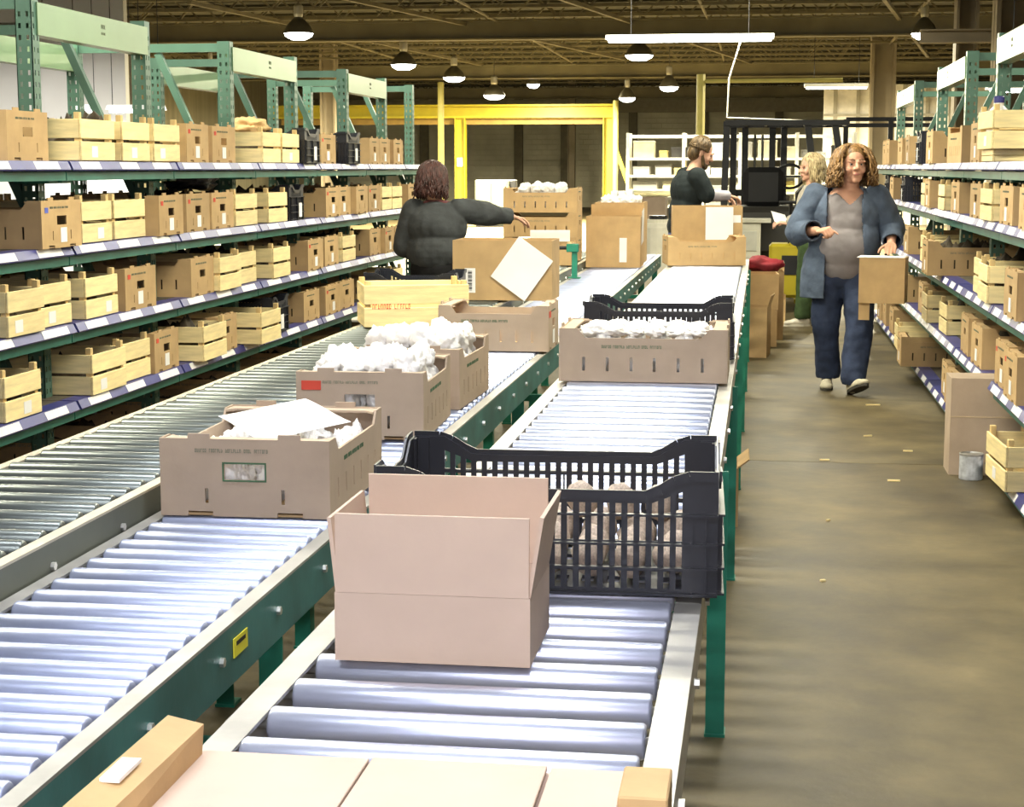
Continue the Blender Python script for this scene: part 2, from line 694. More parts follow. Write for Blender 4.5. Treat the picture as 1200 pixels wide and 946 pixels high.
# ------------------------------------------------------------------ storage racks
def post_mesh():
    def f():
        b = MB()
        w, H = .075, 2.245
        xs = [-w / 2, -.024, -.012, .012, .024, w / 2]
        zs = [0]
        z = .05
        while z < H - .05:
            zs += [z, z + .022]
            z += .05
        zs.append(H)
        hole = lambda i, j: not (i in (1, 3) and j % 2 == 1)
        b.lattice(xs, zs, hole, .004, lambda x, y, z: (x, y - w / 2, z))
        b.lattice(xs, zs, hole, .004, lambda x, y, z: (w / 2 - y, x, z))
        b.lattice(xs, zs, hole, .004, lambda x, y, z: (-w / 2 + .004 - y, x, z))
        b.box((0, 0, .005), (.12, .12, .01))
        return b.mesh('upright', frmgrn)
    return cached('post', f)


def rack(lab, xf, dx, frames, levels, front_beams, rear_beams, over, deep, bays=None, trim={}):
    """xf: aisle face of the shelf edge; dx: +1 when the shelf runs back towards +x"""
    root = thing('storage_rack', lab, 'rack', (xf, frames[0], 0))
    px = over + .0375
    pr = over + deep
    y0 = frames[0]
    T = lambda x: dx * x
    for fy in frames:
        y = fy - y0
        ob('upright', post_mesh(), root, (T(px), y, 0))
        ob('upright', post_mesh(), root, (T(pr), y, 0))
        for z in (2.21, 1.3, .3):
            bx('frame_tie', root, (T((px + pr) / 2), y, z), (pr - px - .07, .03, .05), frmgrn)
        for za, zb in ((.32, 1.2), (1.33, 2.18)):
            b = MB()
            b.bar((T(px + .04), y + .01, za), (T(px + .42), y + .01, zb), .04)
            build('diagonal_brace', b, frmgrn, root)
    for i in range(len(frames) - 1):
        ya, yb = frames[i] - y0, frames[i + 1] - y0
        yc, ln = (ya + yb) / 2, yb - ya
        for flag, x in ((front_beams, px - .02), (rear_beams, pr)):
            if i in flag:
                b = MB()
                b.box((T(x), yc, 2.145), (.05, ln - .02, .14))
                b.box((T(x + .035), yc, 2.115), (.03, ln - .02, .08))
                bm_ = build('top_beam', b, palegrn, root)
                if x < pr - .1:
                    g = MB()
                    words(g, -.07, .018, .02, (5,), .02, seed=i + 3)
                    words(g, -.07, -.014, .012, (8,), .02, seed=i + 9)
                    ob('stencil_print', g.mesh('stencil', ink), bm_, (T(x - .0256), yc + .12, 2.15), (0, 0, -dx * PI / 2))
    bays = bays or frames
    for i in range(len(bays) - 1):
        for k, z in enumerate(levels):
            ya, yb = bays[i] - y0 + trim.get((i, k), 0), bays[i + 1] - y0
            yc, ln = (ya + yb) / 2, yb - ya
            bx('deck', root, (T(.06 + (pr + .02) / 2), yc, z - .0105), (pr - .04, ln - .012, .02), deck)
            b = MB()
            b.box((T(.045), yc, z - .066), (.03, ln - .012, .036))
            b.box((T(.06), yc, z - .049), (.05, ln - .012, .006))
            build('shelf_beam', b, rackgrn, root)
            for e in (-1, 1):
                bx('bracket', root, (T(.14), yc + e * (ln / 2 - .07), z - .071), (.16, .10, .05), rackgrn, .004)
            bx('rear_beam', root, (T(pr - .05), yc, z - .06), (.04, ln - .012, .07), rackgrn)
            # blue label rail: a flat lip and a sloping face towards the aisle
            b = MB()
            h = ln / 2 - .012
            prof = [(.10, z), (.018, z), (.0, z - .036), (.004, z - .042), (.03, z - .02), (.10, z - .02)]
            vs = [(T(x), yc + e * h, zz) for e in (-1, 1) for x, zz in prof]
            n = len(prof)
            fs = [(q, (q + 1) % n, n + (q + 1) % n, n + q) for q in range(n)] + [tuple(range(n - 1, -1, -1)), tuple(range(n, 2 * n))]
            if dx < 0:
                fs = [tuple(reversed(f)) for f in fs]
            b.add(vs, fs)
            rail = build('label_rail', b, blue, root)
            r = random.Random(i * 7 + k)
            nl = 4 if dx > 0 else 3
            ang = math.atan2(.038, .018)
            for q in range(nl):
                yl = yc - h + (q + .5) * 2 * h / nl + r.uniform(-.04, .04)
                lw = (.26 if dx < 0 else .22) * r.uniform(.85, 1.1)
                bx('shelf_label', rail, (T(.0092), yl, z - .0190), (.035, lw, .003), label, rot=(0, -dx * ang, 0))
    return root


LL = [1.53, 1.165, .825, .483, .11]
LR = [1.53, 1.24, .845, .48, .11]
XL, XR = -2.95, 1.10
FRA = [5.75, 7.2, 8.58, 10.0, 11.43, 12.9, 14.25, 15.4]
FRB = [7.0, 8.45, 10.0, 11.5, 13.3, 15.3, 17.2]
rackA = rack('long green rack of stacked crate shelves beside the roller conveyors', XL, -1, FRA, LL, (1, 3, 5), (0, 2, 4), .19, .98,
             [5.65, 7.1, 8.48, 9.92, 11.35, 12.82, 14.17, 15.35])
rackB = rack('green rack of crate shelves on the far side of the open walkway', XR, 1, FRB, LR, (1, 3, 5), (0, 2, 4), .19, .95,
             trim={(1, 3): .32, (1, 4): .32})
# ------------------------------------------------------------------ boxes and crates
LV = ['top', 'second', 'third', 'fourth', 'bottom']
RK = {'A': 'conveyor-side rack', 'B': 'walkway rack'}


def end_panel(w, h, mat, t=.006):
    def f():
        b = MB()
        hw, hh = w * .12, .019
        xs = sorted({-w / 2, -w * .33, -w * .20, w * .20, w * .33, w / 2, -w * .34, -w * .19, w * .19, w * .34, -hw, hw, -w * .235, -w * .215, w * .215, w * .235})
        zs = sorted({0, .012, h * .17, h * .36, h * .58 - hh, h * .58 + hh, h, h + .012})

        def solid(i, j):
            x, z = (xs[i] + xs[i + 1]) / 2, (zs[j] + zs[j + 1]) / 2
            if z > h:
                return w * .20 < abs(x) < w * .33
            if abs(x) < hw and abs(z - h * .58) < hh:
                return False
            if w * .215 < abs(x) < w * .235 and h * .17 < z < h * .36:
                return False
            if z < .012 and w * .19 < abs(x) < w * .34:
                return False
            return True
        b.lattice(xs, zs, solid, t, lambda x, y, z: (x, y - t / 2, z))
        return b.mesh('end_panel', mat)
    return cached(('endp', round(w, 3), round(h, 3), mat.name), f)


def side_panel(d, h, mat, t=.006):
    def f():
        b = MB()
        sl = [-.36, -.215, -.07, .07, .215, .36]
        xs = [-d / 2, -d * .40, -d * .35] + [q for k in sl for q in (k * d - .005, k * d + .005)] + [d * .35, d * .40, d / 2]
        xs = sorted(set(round(x, 5) for x in xs))
        zs = [0, h * .2, h * .46, h * .8, h]

        def solid(i, j):
            x = (xs[i] + xs[i + 1]) / 2
            if j == 1 and any(abs(x - k * d) < .005 for k in sl):
                return False
            return True

        def fn(x, y, z):
            u = abs(x) / d
            k = max(0., min(1., (u - .35) / .05))
            return (x, y - t / 2, z if z <= h * .8 + 1e-6 else h * .8 + (z - h * .8) * (.1 + .9 * k))
        b.lattice(xs, zs, solid, t, fn)
        return b.mesh('side_panel', mat)
    return cached(('sidep', round(d, 3), round(h, 3), mat.name), f)


def print_mesh(w, big, mat):
    def f():
        b = MB()
        hh = .0085 if big else .009
        words(b, -w * .29, 0, hh * (w / .4), (6, 7, 8, 4, 7), .006, seed=5)
        return b.mesh('printed_line', mat)
    return cached(('print', round(w, 2), big, mat.name), f)


def flange_mesh(w, mat, fl):
    def f():
        b = MB()
        pts = [(-w / 2, 0), (w / 2, 0), (w / 2, fl * 1.6), (w / 2 - fl * .5, fl), (-w / 2 + fl * .5, fl), (-w / 2, fl * 1.6)]
        n = len(pts)
        b.add([(x, y, z) for z in (-.003, .003) for x, y in pts],
              [tuple(range(n - 1, -1, -1)), tuple(range(n, 2 * n))] + [(i, (i + 1) % n, n + (i + 1) % n, n + i) for i in range(n)])
        return b.mesh('end_flange', mat)
    return cached(('flange', round(w, 3), mat.name, fl), f)


def carton(lab, group, loc, rz, w=.40, d=.58, h=.19, mat=card, sticker=None, lab_sheet=False, big=False, hole=False, flange=.045, cat='box', side_print=True):
    """open produce carton: ends with hand holes and tabs, slotted sides, folded end flanges"""
    w, d, h = round(w, 2), round(d, 2), round(h, 3)
    o = thing('produce_carton', lab, cat, loc, rz, group)
    for s in (-1, 1):
        e = ob('end_panel', end_panel(w, h, mat), o, (0, s * (d / 2 - .003), 0), (0, 0, 0 if s < 0 else PI))
        ob('printed_line', print_mesh(w, big, ink), e, (0, -.0036, h * .85))
        if hole and s < 0:
            g = MB()
            hw, hh = w * .12, .019
            for k in (-1, 1):
                g.box((k * (hw + .002), 0, 0), (.004, .0008, hh * 2 + .008))
                g.box((0, 0, k * (hh + .002)), (hw * 2, .0008, .004))
            ob('hand_hole_print', g.mesh('hole_print', inkgrn), e, (0, -.0036, h * .58))
        ob('end_flange', flange_mesh(w - .014, mat, flange), o, (0, s * (d / 2 - .006), h - .006), (0, 0, 0 if s < 0 else PI))
        sp = ob('side_panel', side_panel(d - .013, h, mat), o, (s * (w / 2 - .003), 0, 0), (0, 0, s * PI / 2))
        if side_print:
            ob('printed_line', print_mesh(.5, big, ink if not big else inkgrn), sp, (0, -.0036, h * .66))
    bx('base', o, (0, 0, .004), (w - .013, d - .013, .006), card_in)
    if lab_sheet:
        bx('paper_label', o, (rnd.uniform(-.01, .02), -d / 2 - .0015, h * .27), (.062, .0015, .062), white)
    if sticker:
        bx('sticker', o, (-w * .38, -d / 2 - .0015, h * .80), (.032 if not big else .06, .0015, .022 if not big else .028), sticker)
    return o


def wood_crate(lab, group, loc, rz, w=.41, d=.56, h=.185, paper=False, top=.03):
    """slatted pine crate: two boards to a side, corner posts standing above the boards"""
    w, d = round(w, 2), round(d, 2)
    o = thing('wooden_crate', lab, 'crate', loc, rz, group)
    sh = h * .455
    for s in (-1, 1):
        for z in (sh / 2 + .003, h - sh / 2):
            bx('end_slat', o, (0, s * (d / 2 - .005), z), (w, .010, sh), wood, .002)
            bx('side_slat', o, (s * (w / 2 - .004), 0, z), (.008, d - .022, sh), wood, .002)
        for q in (-1, 1):
            bx('corner_post', o, (s * (w / 2 - .022), q * (d / 2 - .024), (h + top) / 2), (.028, .026, h + top), wood_dk, .002)
    bx('base', o, (0, 0, .006), (w - .02, d - .024, .008), wood_dk)
    if paper:
        bx('paper_label', o, (rnd.uniform(-.08, .08), -d / 2 - .001, sh * .5), (.07, .0015, .05), white)
    return o


def plastic_wall(w, h, dip=.035):
    """slotted crate wall with fins; the rim dips between the corners"""
    def f():
        b = MB()
        n = max(8, int((w - .13) / .0105) // 2 * 2 + 1)
        a = w / 2 - .062
        xs = [-w / 2, -w / 2 + .012] + [-a + 2 * a * i / n for i in range(n + 1)] + [w / 2 - .012, w / 2]
        zs = [0, .014, .045, .052, h * .42, h * .46, h * .66, h * .70, h * .87, h * .90, h * .955, h]
        slots = {1, 3, 5, 7, 9} - {9}
        mid = len(xs) // 2

        def solid(i, j):
            if i < 2 or i >= len(xs) - 3 or j not in slots:
                return True
            return (i % 2 == 1) or abs(i - mid) < 1

        def fn(x, y, z):
            u = max(0., min(1., (abs(x) - (a - .055)) / .055))
            top = h - dip * (1 - u)
            k = z if z < h * .66 else h * .66 + (z - h * .66) * (top - h * .66) / (h - h * .66)
            return (x, y, k)
        b.lattice(xs, zs, solid, .004, fn)
        for z in (.006, h * .24, h * .44, h * .68):
            b.box((0, -.006, z), (w, .012, .004))
        for x in (-w / 2 + .02, -w / 2 + .045, w / 2 - .02, w / 2 - .045, 0):
            b.box((x, -.004, h * .34), (.003, .008, h * .68))
        m = 24
        for i in range(m):                                        # rolled rim
            x0, x1 = -w / 2 + w * i / m, -w / 2 + w * (i + 1) / m
            b.bar((x0, -.004, fn(x0, 0, h)[2]), (x1, -.004, fn(x1, 0, h)[2]), .004, .018)
        return b.mesh('crate_wall', blackp)
    return cached(('pw', round(w, 3), round(h, 3)), f)


def plastic_crate(lab, group, loc, rz, w=.6, d=.4, h=.22, paper=False):
    o = thing('plastic_crate', lab, 'crate', loc, rz, group)
    for s, r in ((-1, 0), (1, PI)):
        ob('crate_wall', plastic_wall(w, h), o, (0, s * (d / 2), 0), (0, 0, r))
        ob('crate_wall', plastic_wall(d - .006, h), o, (s * (w / 2), 0, 0), (0, 0, s * PI / 2))
    for sx in (-1, 1):
        for sy in (-1, 1):
            b = MB()
            b.box((sx * (w / 2 - .016), sy * (d / 2 - .006), h / 2), (.03, .006, h - .004))
            b.box((sx * (w / 2 - .006), sy * (d / 2 - .016), h / 2), (.006, .03, h - .004))
            build('corner_post', b, blackp, o)
    b = MB()
    n = 12
    b.lattice([-w / 2 + .01 + (w - .02) * i / (2 * n + 1) for i in range(2 * n + 2)], [-d / 2 + .01 + (d - .02) * i / 9 for i in range(10)],
              lambda i, j: i % 2 == 0 or j % 2 == 0, .006, lambda x, y, z: (x, z, .012 - y))
    build('base', b, blackp, o)
    if paper:
        bx('paper_label', o, (rnd.uniform(-.03, .05), -d / 2 - .014, h * .3), (.07, .002, .09), white)
    return o


def heap_in(lab, loc, rz, w, d, h, mat, cat='produce', name='produce_heap'):
    me = heap(w, d, h, rnd.uniform(0, 30), mat)
    return tag(ob(name, me, None, loc, (0, 0, rz)), lab, cat, None, 'stuff')


# ------------------------------------------------------------------ goods on the racks
def shelf_item(side, k, kind, ya, yb, out=0., flags=''):
    lev = (LL if side == 'A' else LR)[k]
    w = max(.34, min(.46, abs(yb - ya) - .01))
    yc = (ya + yb) / 2
    rz = PI / 2 if side == 'A' else -PI / 2
    face = (XL - .018 + out) if side == 'A' else (XR + .018 - out)
    sg = -1 if side == 'A' else 1
    where = f'on {LV[k]} shelf of {RK[side]}'
    z = lev + .0004
    low = side == 'B' and k == 1                      # little headroom under the top shelf here
    full = 'f' in flags
    w = min(w, .40)
    jit = rnd.uniform(-.02, .02)
    if kind == 'w':
        d, h = .56, .158 if low else .185
        lab = f'pale slatted pine crate {"heaped with dark produce " if full else ""}{where}'
        if 'p' in flags:
            lab = f'pale slatted pine crate with white paper label {where}'
        o = wood_crate(lab, f'pine crates {where}', (face + sg * d / 2, yc, z), rz + jit, w, d, h, 'p' in flags)
    elif kind == 'b':
        d, h = .56, .185 if low else .22
        o = plastic_crate(f'black slotted plastic crate {where}', f'black crates {where}', (face + sg * d / 2, yc, z), rz + jit, w, d, h, True)
    else:
        d, h = .56, .20 if side == 'A' else (.178 if low else .21)
        st = red if 'r' in flags else (bluest if 'u' in flags else None)
        bits = []
        if st:
            bits.append('red sticker' if st is red else 'blue sticker')
        if 'p' in flags:
            bits.append('white label')
        lab = 'brown carton ' + (('with ' + ' and '.join(bits) + ' ') if bits else 'with bare end ') + where
        o = carton(lab, f'cartons {where}', (face + sg * d / 2, yc, z), rz + jit, w, d, h, card, st, 'p' in flags)
    if True:
        heap_in(f'dark leafy produce filling a {"crate" if kind != "c" else "carton"} {where}', (face + sg * d / 2, yc, z + .0125), rz + jit,
                w - .075, d - .075, min(.15 + (.09 if full else rnd.uniform(-.02, .03)), .125 if low else 1), darkveg)
    return o


YL = lambda px, k: at(px, 197 + (1.5 - LL[k]) * 150, X=XL - .04).y
ROWS_A = [
    [('c', 0, 58, ''), ('w', 82, 136, 'p'), ('w', 139, 168, 'pf'), ('w', 180, 211, 'p'), ('c', 213, 240, 'rp'), ('c', 251, 277, 'rp'),
     ('w', 278, 302, ''), ('w', 303, 328, 'pf'), ('b', 330, 356, ''), ('c', 374, 395, 'rp'), ('b', 397, 420, ''), ('c', 421, 434, 'p'),
     ('c', 440, 453, 'p'), ('c', 464, 476, 'p')],
    [('c', 41, 87, 'up'), ('w', 88, 120, 'p'), ('w', 134, 171, ''), ('c', 181, 211, 'rp'), ('c', 212, 242, 'rp'), ('c', 248, 273, 'rpf'),
     ('w', 279, 306, 'f'), ('w', 307, 337, 'f'), ('b', 338, 353, ''), ('c', 354, 377, 'rp'), ('c', 378, 396, 'rp'), ('c', 398, 417, ''),
     ('c', 419, 433, 'rp'), ('w', 434, 447, ''), ('w', 448, 462, ''), ('c', 464, 478, '')],
    [('w', 0, 37, 'p'), ('w', 45, 87, 'p'), ('w', 88, 130, 'p'), ('c', 140, 178, 'rp'), ('c', 181, 214, ''), ('w', 243, 272, ''),
     ('w', 282, 311, 'f'), ('w', 313, 334, ''), ('c', 359, 377, 'rp'), ('c', 378, 395, 'p'), ('w', 397, 418, 'f'), ('c', 420, 434, ''),
     ('c', 436, 448, 'rp'), ('c', 449, 460, 'p')],
    [('w', 0, 38, 'p'), ('w', 46, 92, 'p'), ('w', 105, 144, ''), ('c', 147, 180, 'rp'), ('w', 192, 229, 'f'), ('c', 230, 250, ''),
     ('w', 274, 312, ''), ('b', 313, 333, ''), ('c', 360, 378, ''), ('c', 379, 396, 'rp'), ('c', 398, 417, ''), ('c', 437, 450, ''), ('w', 463, 478, '')],
]


def settle(items, posts, lo=0.):
    """shift the goods of one shelf along it until none meets another or an upright"""
    out, end = [], lo
    for y0, y1, it in sorted(items, key=lambda q: q[0]):
        w = y1 - y0
        a = max(y0, end + .012)
        for p in posts:
            if a < p + .055 and a + w > p - .055:
                lower = p - .055 - w
                a = lower if (lower >= end + .01 and p > a + w / 2) else p + .055
        out.append((a, a + w, it))
        end = a + w
    return out


PLACED = {}
for k, row in enumerate(ROWS_A):
    its = []
    for q in row:
        a, e = YL(q[1], k), YL(q[2], k)
        w = max(.34, min(.41, e - a))
        m_ = (a + e) / 2
        its.append((m_ - w / 2, m_ + w / 2, q))
    for ya, yb, (kind, a, c_, fl_) in settle(its, FRA):
        out = {(3, 274): .12, (3, 192): .07, (2, 243): .03, (1, 41): .03}.get((k, a), rnd.uniform(-.03, .02))
        PLACED[(k, a)] = shelf_item('A', k, kind, ya, yb, out, fl_).location.copy()
for ya, yb, _ in settle([(y - .2, y + .2, 0) for y in (7.5, 7.9, 8.9, 9.75, 10.4, 11.2, 12.4, 12.9)], FRA):
    shelf_item('A', 4, 'c', ya, yb, 0, '')
ROWS_B = [
    [('c', 16.2, ''), ('c', 15.3, ''), ('c', 14.4, ''), ('c', 13.5, 'p'), ('b', 12.6, ''), ('c', 11.75, 'p'), ('c', 9.55, 'p'), ('w', 8.95, ''), ('c', 7.45, '')],
    [('b', 16.1, ''), ('c', 15.0, ''), ('b', 13.9, ''), ('w', 12.2, ''), ('c', 11.6, 'p'), ('w', 11.0, ''), ('c', 10.35, 'p'), ('c', 9.3, 'p'),
     ('w', 8.78, ''), ('c', 8.2, 'p'), ('c', 7.45, '')],
    [('c', 13.6, 'p'), ('w', 12.3, ''), ('w', 11.65, ''), ('c', 10.95, 'pf'), ('w', 9.2, 'f'), ('w', 8.6, ''), ('c', 7.75, 'p'), ('c', 7.28, 'p')],
    [('c', 13.5, ''), ('c', 12.45, ''), ('w', 11.7, ''), ('w', 10.9, 'f'), ('c', 9.7, ''), ('c', 9.1, 'p'), ('c', 8.25, 'rp'), ('c', 7.75, 'rp')],
    [('c', 16.2, 'p'), ('c', 15.6, ''), ('c', 14.8, ''), ('w', 13.4, ''), ('c', 12.45, 'p'), ('c', 10.6, 'p'), ('c', 10.1, '')],
]
for k, row in enumerate(ROWS_B):
    for ya, yb, (kind, y, fl_) in settle([(q[1] - .2, q[1] + .2, q) for q in row], FRB):
        out = {(2, 10.95): .10, (4, 12.45): .12, (0, 11.75): .02, (4, 13.4): .06}.get((k, y), rnd.uniform(-.02, .03))
        if (k, y) == (0, 8.95):
            c0 = wood_crate('low pine crate under another crate on the top shelf of the walkway rack', None, (XR + .02 + .28, 8.945, 1.5304), -PI / 2, .42, .56, .06, top=0.)
            o = wood_crate('tall pine crate stacked on a low crate on top shelf of walkway rack', None, (XR + .0 + .28, 8.92, 1.5908), -PI / 2 + .03, .44, .56, .19, True)
            continue
        shelf_item('B', k, kind, ya, yb, out, fl_)
c0 = carton('brown produce carton turned side-on to the walkway on the top shelf', None, (XR + .33, 10.75, 1.5304), .06, .56, .5, .22)
# crate standing half off the lowest shelf, with a carton behind it
wood_crate('grey-sided pine crate overhanging the bottom shelf beside a tall brown box', None, (1.34, 7.72, .1104), -PI / 2 + .05, .46, .58, .2, True)
carton('small brown carton behind the overhanging pine crate on the bottom shelf', None, (1.5, 8.16, .1104), -PI / 2, .36, .5, .23)
# tall carton on the floor by the rack, and the tin beside it
t = thing('tall_carton', 'tall brown carton standing on the floor against the rack across the walkway', 'box', (1.23, 8.641, 0))
for n_, c_, d_ in (('front_panel', (0, -.117, .24), (.58, .006, .48)), ('back_panel', (0, .117, .24), (.58, .006, .48)),
                   ('side_panel', (-.287, 0, .24), (.006, .228, .48)), ('side_panel', (.287, 0, .24), (.006, .228, .48)),
                   ('top_panel', (0, 0, .477), (.568, .228, .006)), ('fold_tape', (0, -.1206, .29), (.578, .0012, .006))):
    bx(n_, t, c_, d_, card_grey if n_ != 'fold_tape' else M('tape_tan', (.55, .42, .27), .6))
t = thing('paint_tin', 'small white printed tin on the floor beside the tall brown carton', 'tin', (1.035, 8.42, 0))
b = MB()
b.lathe([(.055, 0), (.057, .004), (.057, .118), (.055, .12)], 24)
build('can', b, M('tin_print', (.58, .6, .64), .4, .3, var=.35, scale=28), t, smooth=False)
b = MB()
b.lathe([(.058, .118), (.059, .126), (.052, .128), (.05, .122)], 24)
build('lid', b, galv, t)
# ------------------------------------------------------------------ goods on the conveyors
def sheet(lab, loc, rot, w, d, bend=.02, group=None, name='paper_sheet', mat=white, twist=0., spin=0.):
    b = MB()
    n = 10
    top = []
    for k in (0, 1):
        for j in range(n + 1):
            for i in range(n + 1):
                u, v = i / n - .5, j / n - .5
                z = bend * (math.sin(u * 3.1 + 1) * .6 + u * u * 2.2 + .5 * math.sin(v * 4)) + twist * u * v
                top.append((u * w, v * d, z - k * .0012))
    cs, sn = math.cos(spin), math.sin(spin)
    top = [(x * cs - y * sn, x * sn + y * cs, z) for x, y, z in top]
    m = n + 1
    q = m * m
    fs = []
    for j in range(n):
        for i in range(n):
            a = j * m + i
            fs.append((a, a + 1, a + m + 1, a + m))
            fs.append((q + a, q + a + m, q + a + m + 1, q + a + 1))
    for i in range(n):
        for a, c in ((i, i + 1), (n * m + i + 1, n * m + i), ((i + 1) * m, i * m), (i * m + n, (i + 1) * m + n)):
            fs.append((a, q + a, q + c, c))
    b.add(top, fs)
    return tag(build(name, b, mat, None, loc, rot, False), lab, 'paper', group)


def bag_mesh(i):
    """crumpled bag, brought to a unit radius so that neighbours just press on each other"""
    me = lump(i, (1, .95, .85), .40, 4, 1.7, bagw, 'produce_bag', .9)
    c = sum((v.co for v in me.vertices), Vector()) / len(me.vertices)
    rx = max(math.hypot(v.co.x - c.x, v.co.y - c.y) for v in me.vertices)
    rz_ = max(abs(v.co.z - c.z) for v in me.vertices)
    for v in me.vertices:
        p = v.co - c
        v.co = (p.x / rx, p.y / rx, p.z / rz_)
    return me


BAGS = [bag_mesh(i) for i in range(7)]


def bags(lab, group, c, rz, w, d, zb, zt, r, heap_n=0, heap_wd=None, seed=1, hr=None, flat=.85):
    """bags standing side by side from zb to zt; heap_n more lie in the hollows on top of them"""
    q = random.Random(seed)
    T = Matrix.Rotation(rz, 3, 'Z')

    def put(x, y, z, s, sz):
        p = T @ Vector((x, y, 0))
        o = ob('produce_bag', BAGS[q.randrange(7)], None, (c[0] + p.x, c[1] + p.y, z), (0, 0, q.uniform(0, 6)))
        o.scale = (s, s, sz)
        tag(o, lab, 'bag', group)

    nx, ny = max(1, int(w / (2 * r * .93))), max(1, int(d / (2 * r * .93)))
    sx, sy = w / nx, d / ny
    s = min(sx, sy) / 2 * 1.04                             # soft bags: they press on their neighbours
    lin = lambda i, n, e: 0 if n == 1 else (i / (n - 1) * 2 - 1) * (e / 2 - s)
    for j in range(ny):
        for i in range(nx):
            hh = (zt - zb + q.uniform(-.012, .006)) / 2
            put(lin(i, nx, w), lin(j, ny, d), zb + hh, s, hh)
    if heap_n:
        hw, hd = heap_wd or (w - sx, d - sy)
        k = hr or s
        mx, my = max(1, round(hw / (1.62 * k))), max(1, round(hd / (1.62 * k)))
        spots = [((i + .5) * hw / mx - hw / 2, (j + .5) * hd / my - hd / 2) for j in range(my) for i in range(mx)]
        spots.sort(key=lambda p: p[0] ** 2 + p[1] ** 2)
        for x, y in spots[:heap_n]:
            kz = k * flat * q.uniform(.85, 1.15)
            put(x, y, zt - .02 + kz * .7, k * q.uniform(.95, 1.08), kz)
    return zt


def flapbox(lab, loc, rz, w, d, h, mat, fl=(.1, .1, .1, .1), lean=(0, 0, 0, 0), group=None, name='flap_carton', t=.006):
    """open regular carton; flaps front, back, left, right with a lean outwards (radians)"""
    o = thing(name, lab, 'box', loc, rz, group)
    bx('front_panel', o, (0, -d / 2 + t / 2, h / 2), (w, t, h), mat)
    bx('back_panel', o, (0, d / 2 - t / 2, h / 2), (w, t, h), mat)
    for s in (-1, 1):
        bx('side_panel', o, (s * (w / 2 - t / 2), 0, h / 2), (t, d - 2 * t, h), mat)
    bx('base', o, (0, 0, t / 2 + .001), (w - 2 * t, d - 2 * t, t), card_in)
    spec = (('front', 0, -1, w, fl[0], lean[0]), ('back', 0, 1, w, fl[1], lean[1]), ('left', -1, 0, d, fl[2], lean[2]), ('right', 1, 0, d, fl[3], lean[3]))
    for nm, sx, sy, ln, hh, le in spec:
        if not hh:
            continue
        b = MB()
        b.box((0, 0, hh / 2), ((ln - .004) if sy else t, t if sy else (ln - .012), hh - .001))
        f = build('flap', b, mat, o, (sx * (w / 2 - t / 2), sy * (d / 2 - t / 2), h), (-sy * le, sx * le, 0))
    return o


# --- wide conveyor: nearest carton with closed flaps, its side flap folded up
t = thing('closed_carton', 'pale carton with taped-down top flaps at the near end of the wide conveyor', 'box', (-.36, 1.42, ZC + .006))
for c_, d_ in (((0, -.30, .055), (.46, .006, .11)), ((0, .30, .055), (.46, .006, .11)), ((-.227, 0, .055), (.006, .594, .11)), ((.227, 0, .055), (.006, .594, .11))):
    bx('side_panel', t, c_, d_, card_pale)
for x0, x1, dz in ((-.23, -.045, 0), (-.041, .148, .002), (.152, .23, 0)):
    bx('top_flap', t, ((x0 + x1) / 2, 0, .113 + dz), (x1 - x0, .606, .006), card_pale, .001)
b = MB()
pr = [(-.228, .10), (-.236, .150), (-.276, .158), (-.281, .153), (-.242, .144), (-.234, .10)]
vs = [(x, y, z) for y in (-.30, .29) for x, z in pr]
vs = [(x + (.012 if (i % 6 in (1, 2, 3, 4) and i >= 6) else 0), y, z) for i, (x, y, z) in enumerate(vs)]
n = len(pr)
b.add(vs, [(q, (q + 1) % n, n + (q + 1) % n, n + q) for q in range(n)] + [tuple(range(n - 1, -1, -1)), tuple(range(n, 2 * n))])
build('folded_flap', b, card, t)
bx('tear_patch', t, (-.252, .12, .158), (.02, .06, .004), white)
bx('corner_tab', t, (.255, .25, .10), (.05, .09, .05), card, .002)
bx('tab_sticker', t, (.262, .2045, .098), (.014, .0015, .012), white)

flapbox('small pale carton with its flaps standing up at the near end of the wide conveyor', (-.48, 2.58, ZC + .006), 0, .30, .235, .106, card_pale,
        (.122, .142, .115, .125), (-.01, .0, .10, .16))
# --- black crate with root vegetables
kc = Vector((-.37, 3.115, ZC + .006))
plastic_crate('large black slotted crate of root vegetables on the wide conveyor behind the pale carton', None, kc, .035, .6, .4, .215)
ROOT = [lump(20 + i, (1, .8, .75), .18, 2, 1.3, M('root_skin', (.52, .42, .33), .7, var=.3, scale=9, bump=.3), 'root_vegetable') for i in range(4)]
q = random.Random(4)
for j in range(4):
    for i in range(7):
        o = ob('root_vegetable', ROOT[q.randrange(4)], None, (kc.x - .225 + i * .075, kc.y - .13 + j * .086, kc.z + .054 + q.uniform(0, .012)), (q.uniform(0, 3), q.uniform(0, 3), q.uniform(0, 3)))
        o.scale = (.039,) * 3
        tag(o, 'pale brown root vegetable lying in the large black slotted crate', 'vegetable', 'root vegetables in the black crate')
for i in range(6):
    o = ob('root_vegetable', ROOT[i % 4], None, (kc.x - .18 + i * .075, kc.y - .02 + q.uniform(-.07, .07), kc.z + .124), (q.uniform(0, 3), q.uniform(0, 3), q.uniform(0, 3)))
    o.scale = (.039,) * 3
    tag(o, 'pale brown root vegetable lying in the large black slotted crate', 'vegetable', 'root vegetables in the black crate')
# --- long carton of white bags across the wide conveyor
carton('greyish long carton of white bags standing across the wide conveyor', None, (-.40, 6.14, ZC + .006), PI / 2, .40, .59, .187, card_grey, None, False, True)
bags('crumpled white bag in the long carton on the wide conveyor', 'white bags in the long carton across the wide conveyor', (-.40, 6.14), 0, .572, .382, ZC + .0145, ZC + .180, .045, 40, (.44, .33), 3, .048, .5)
plastic_crate('black slotted crate on the wide conveyor behind the long carton of white bags', None, (-.395, 6.88, ZC + .006), .01, .58, .4, .215)
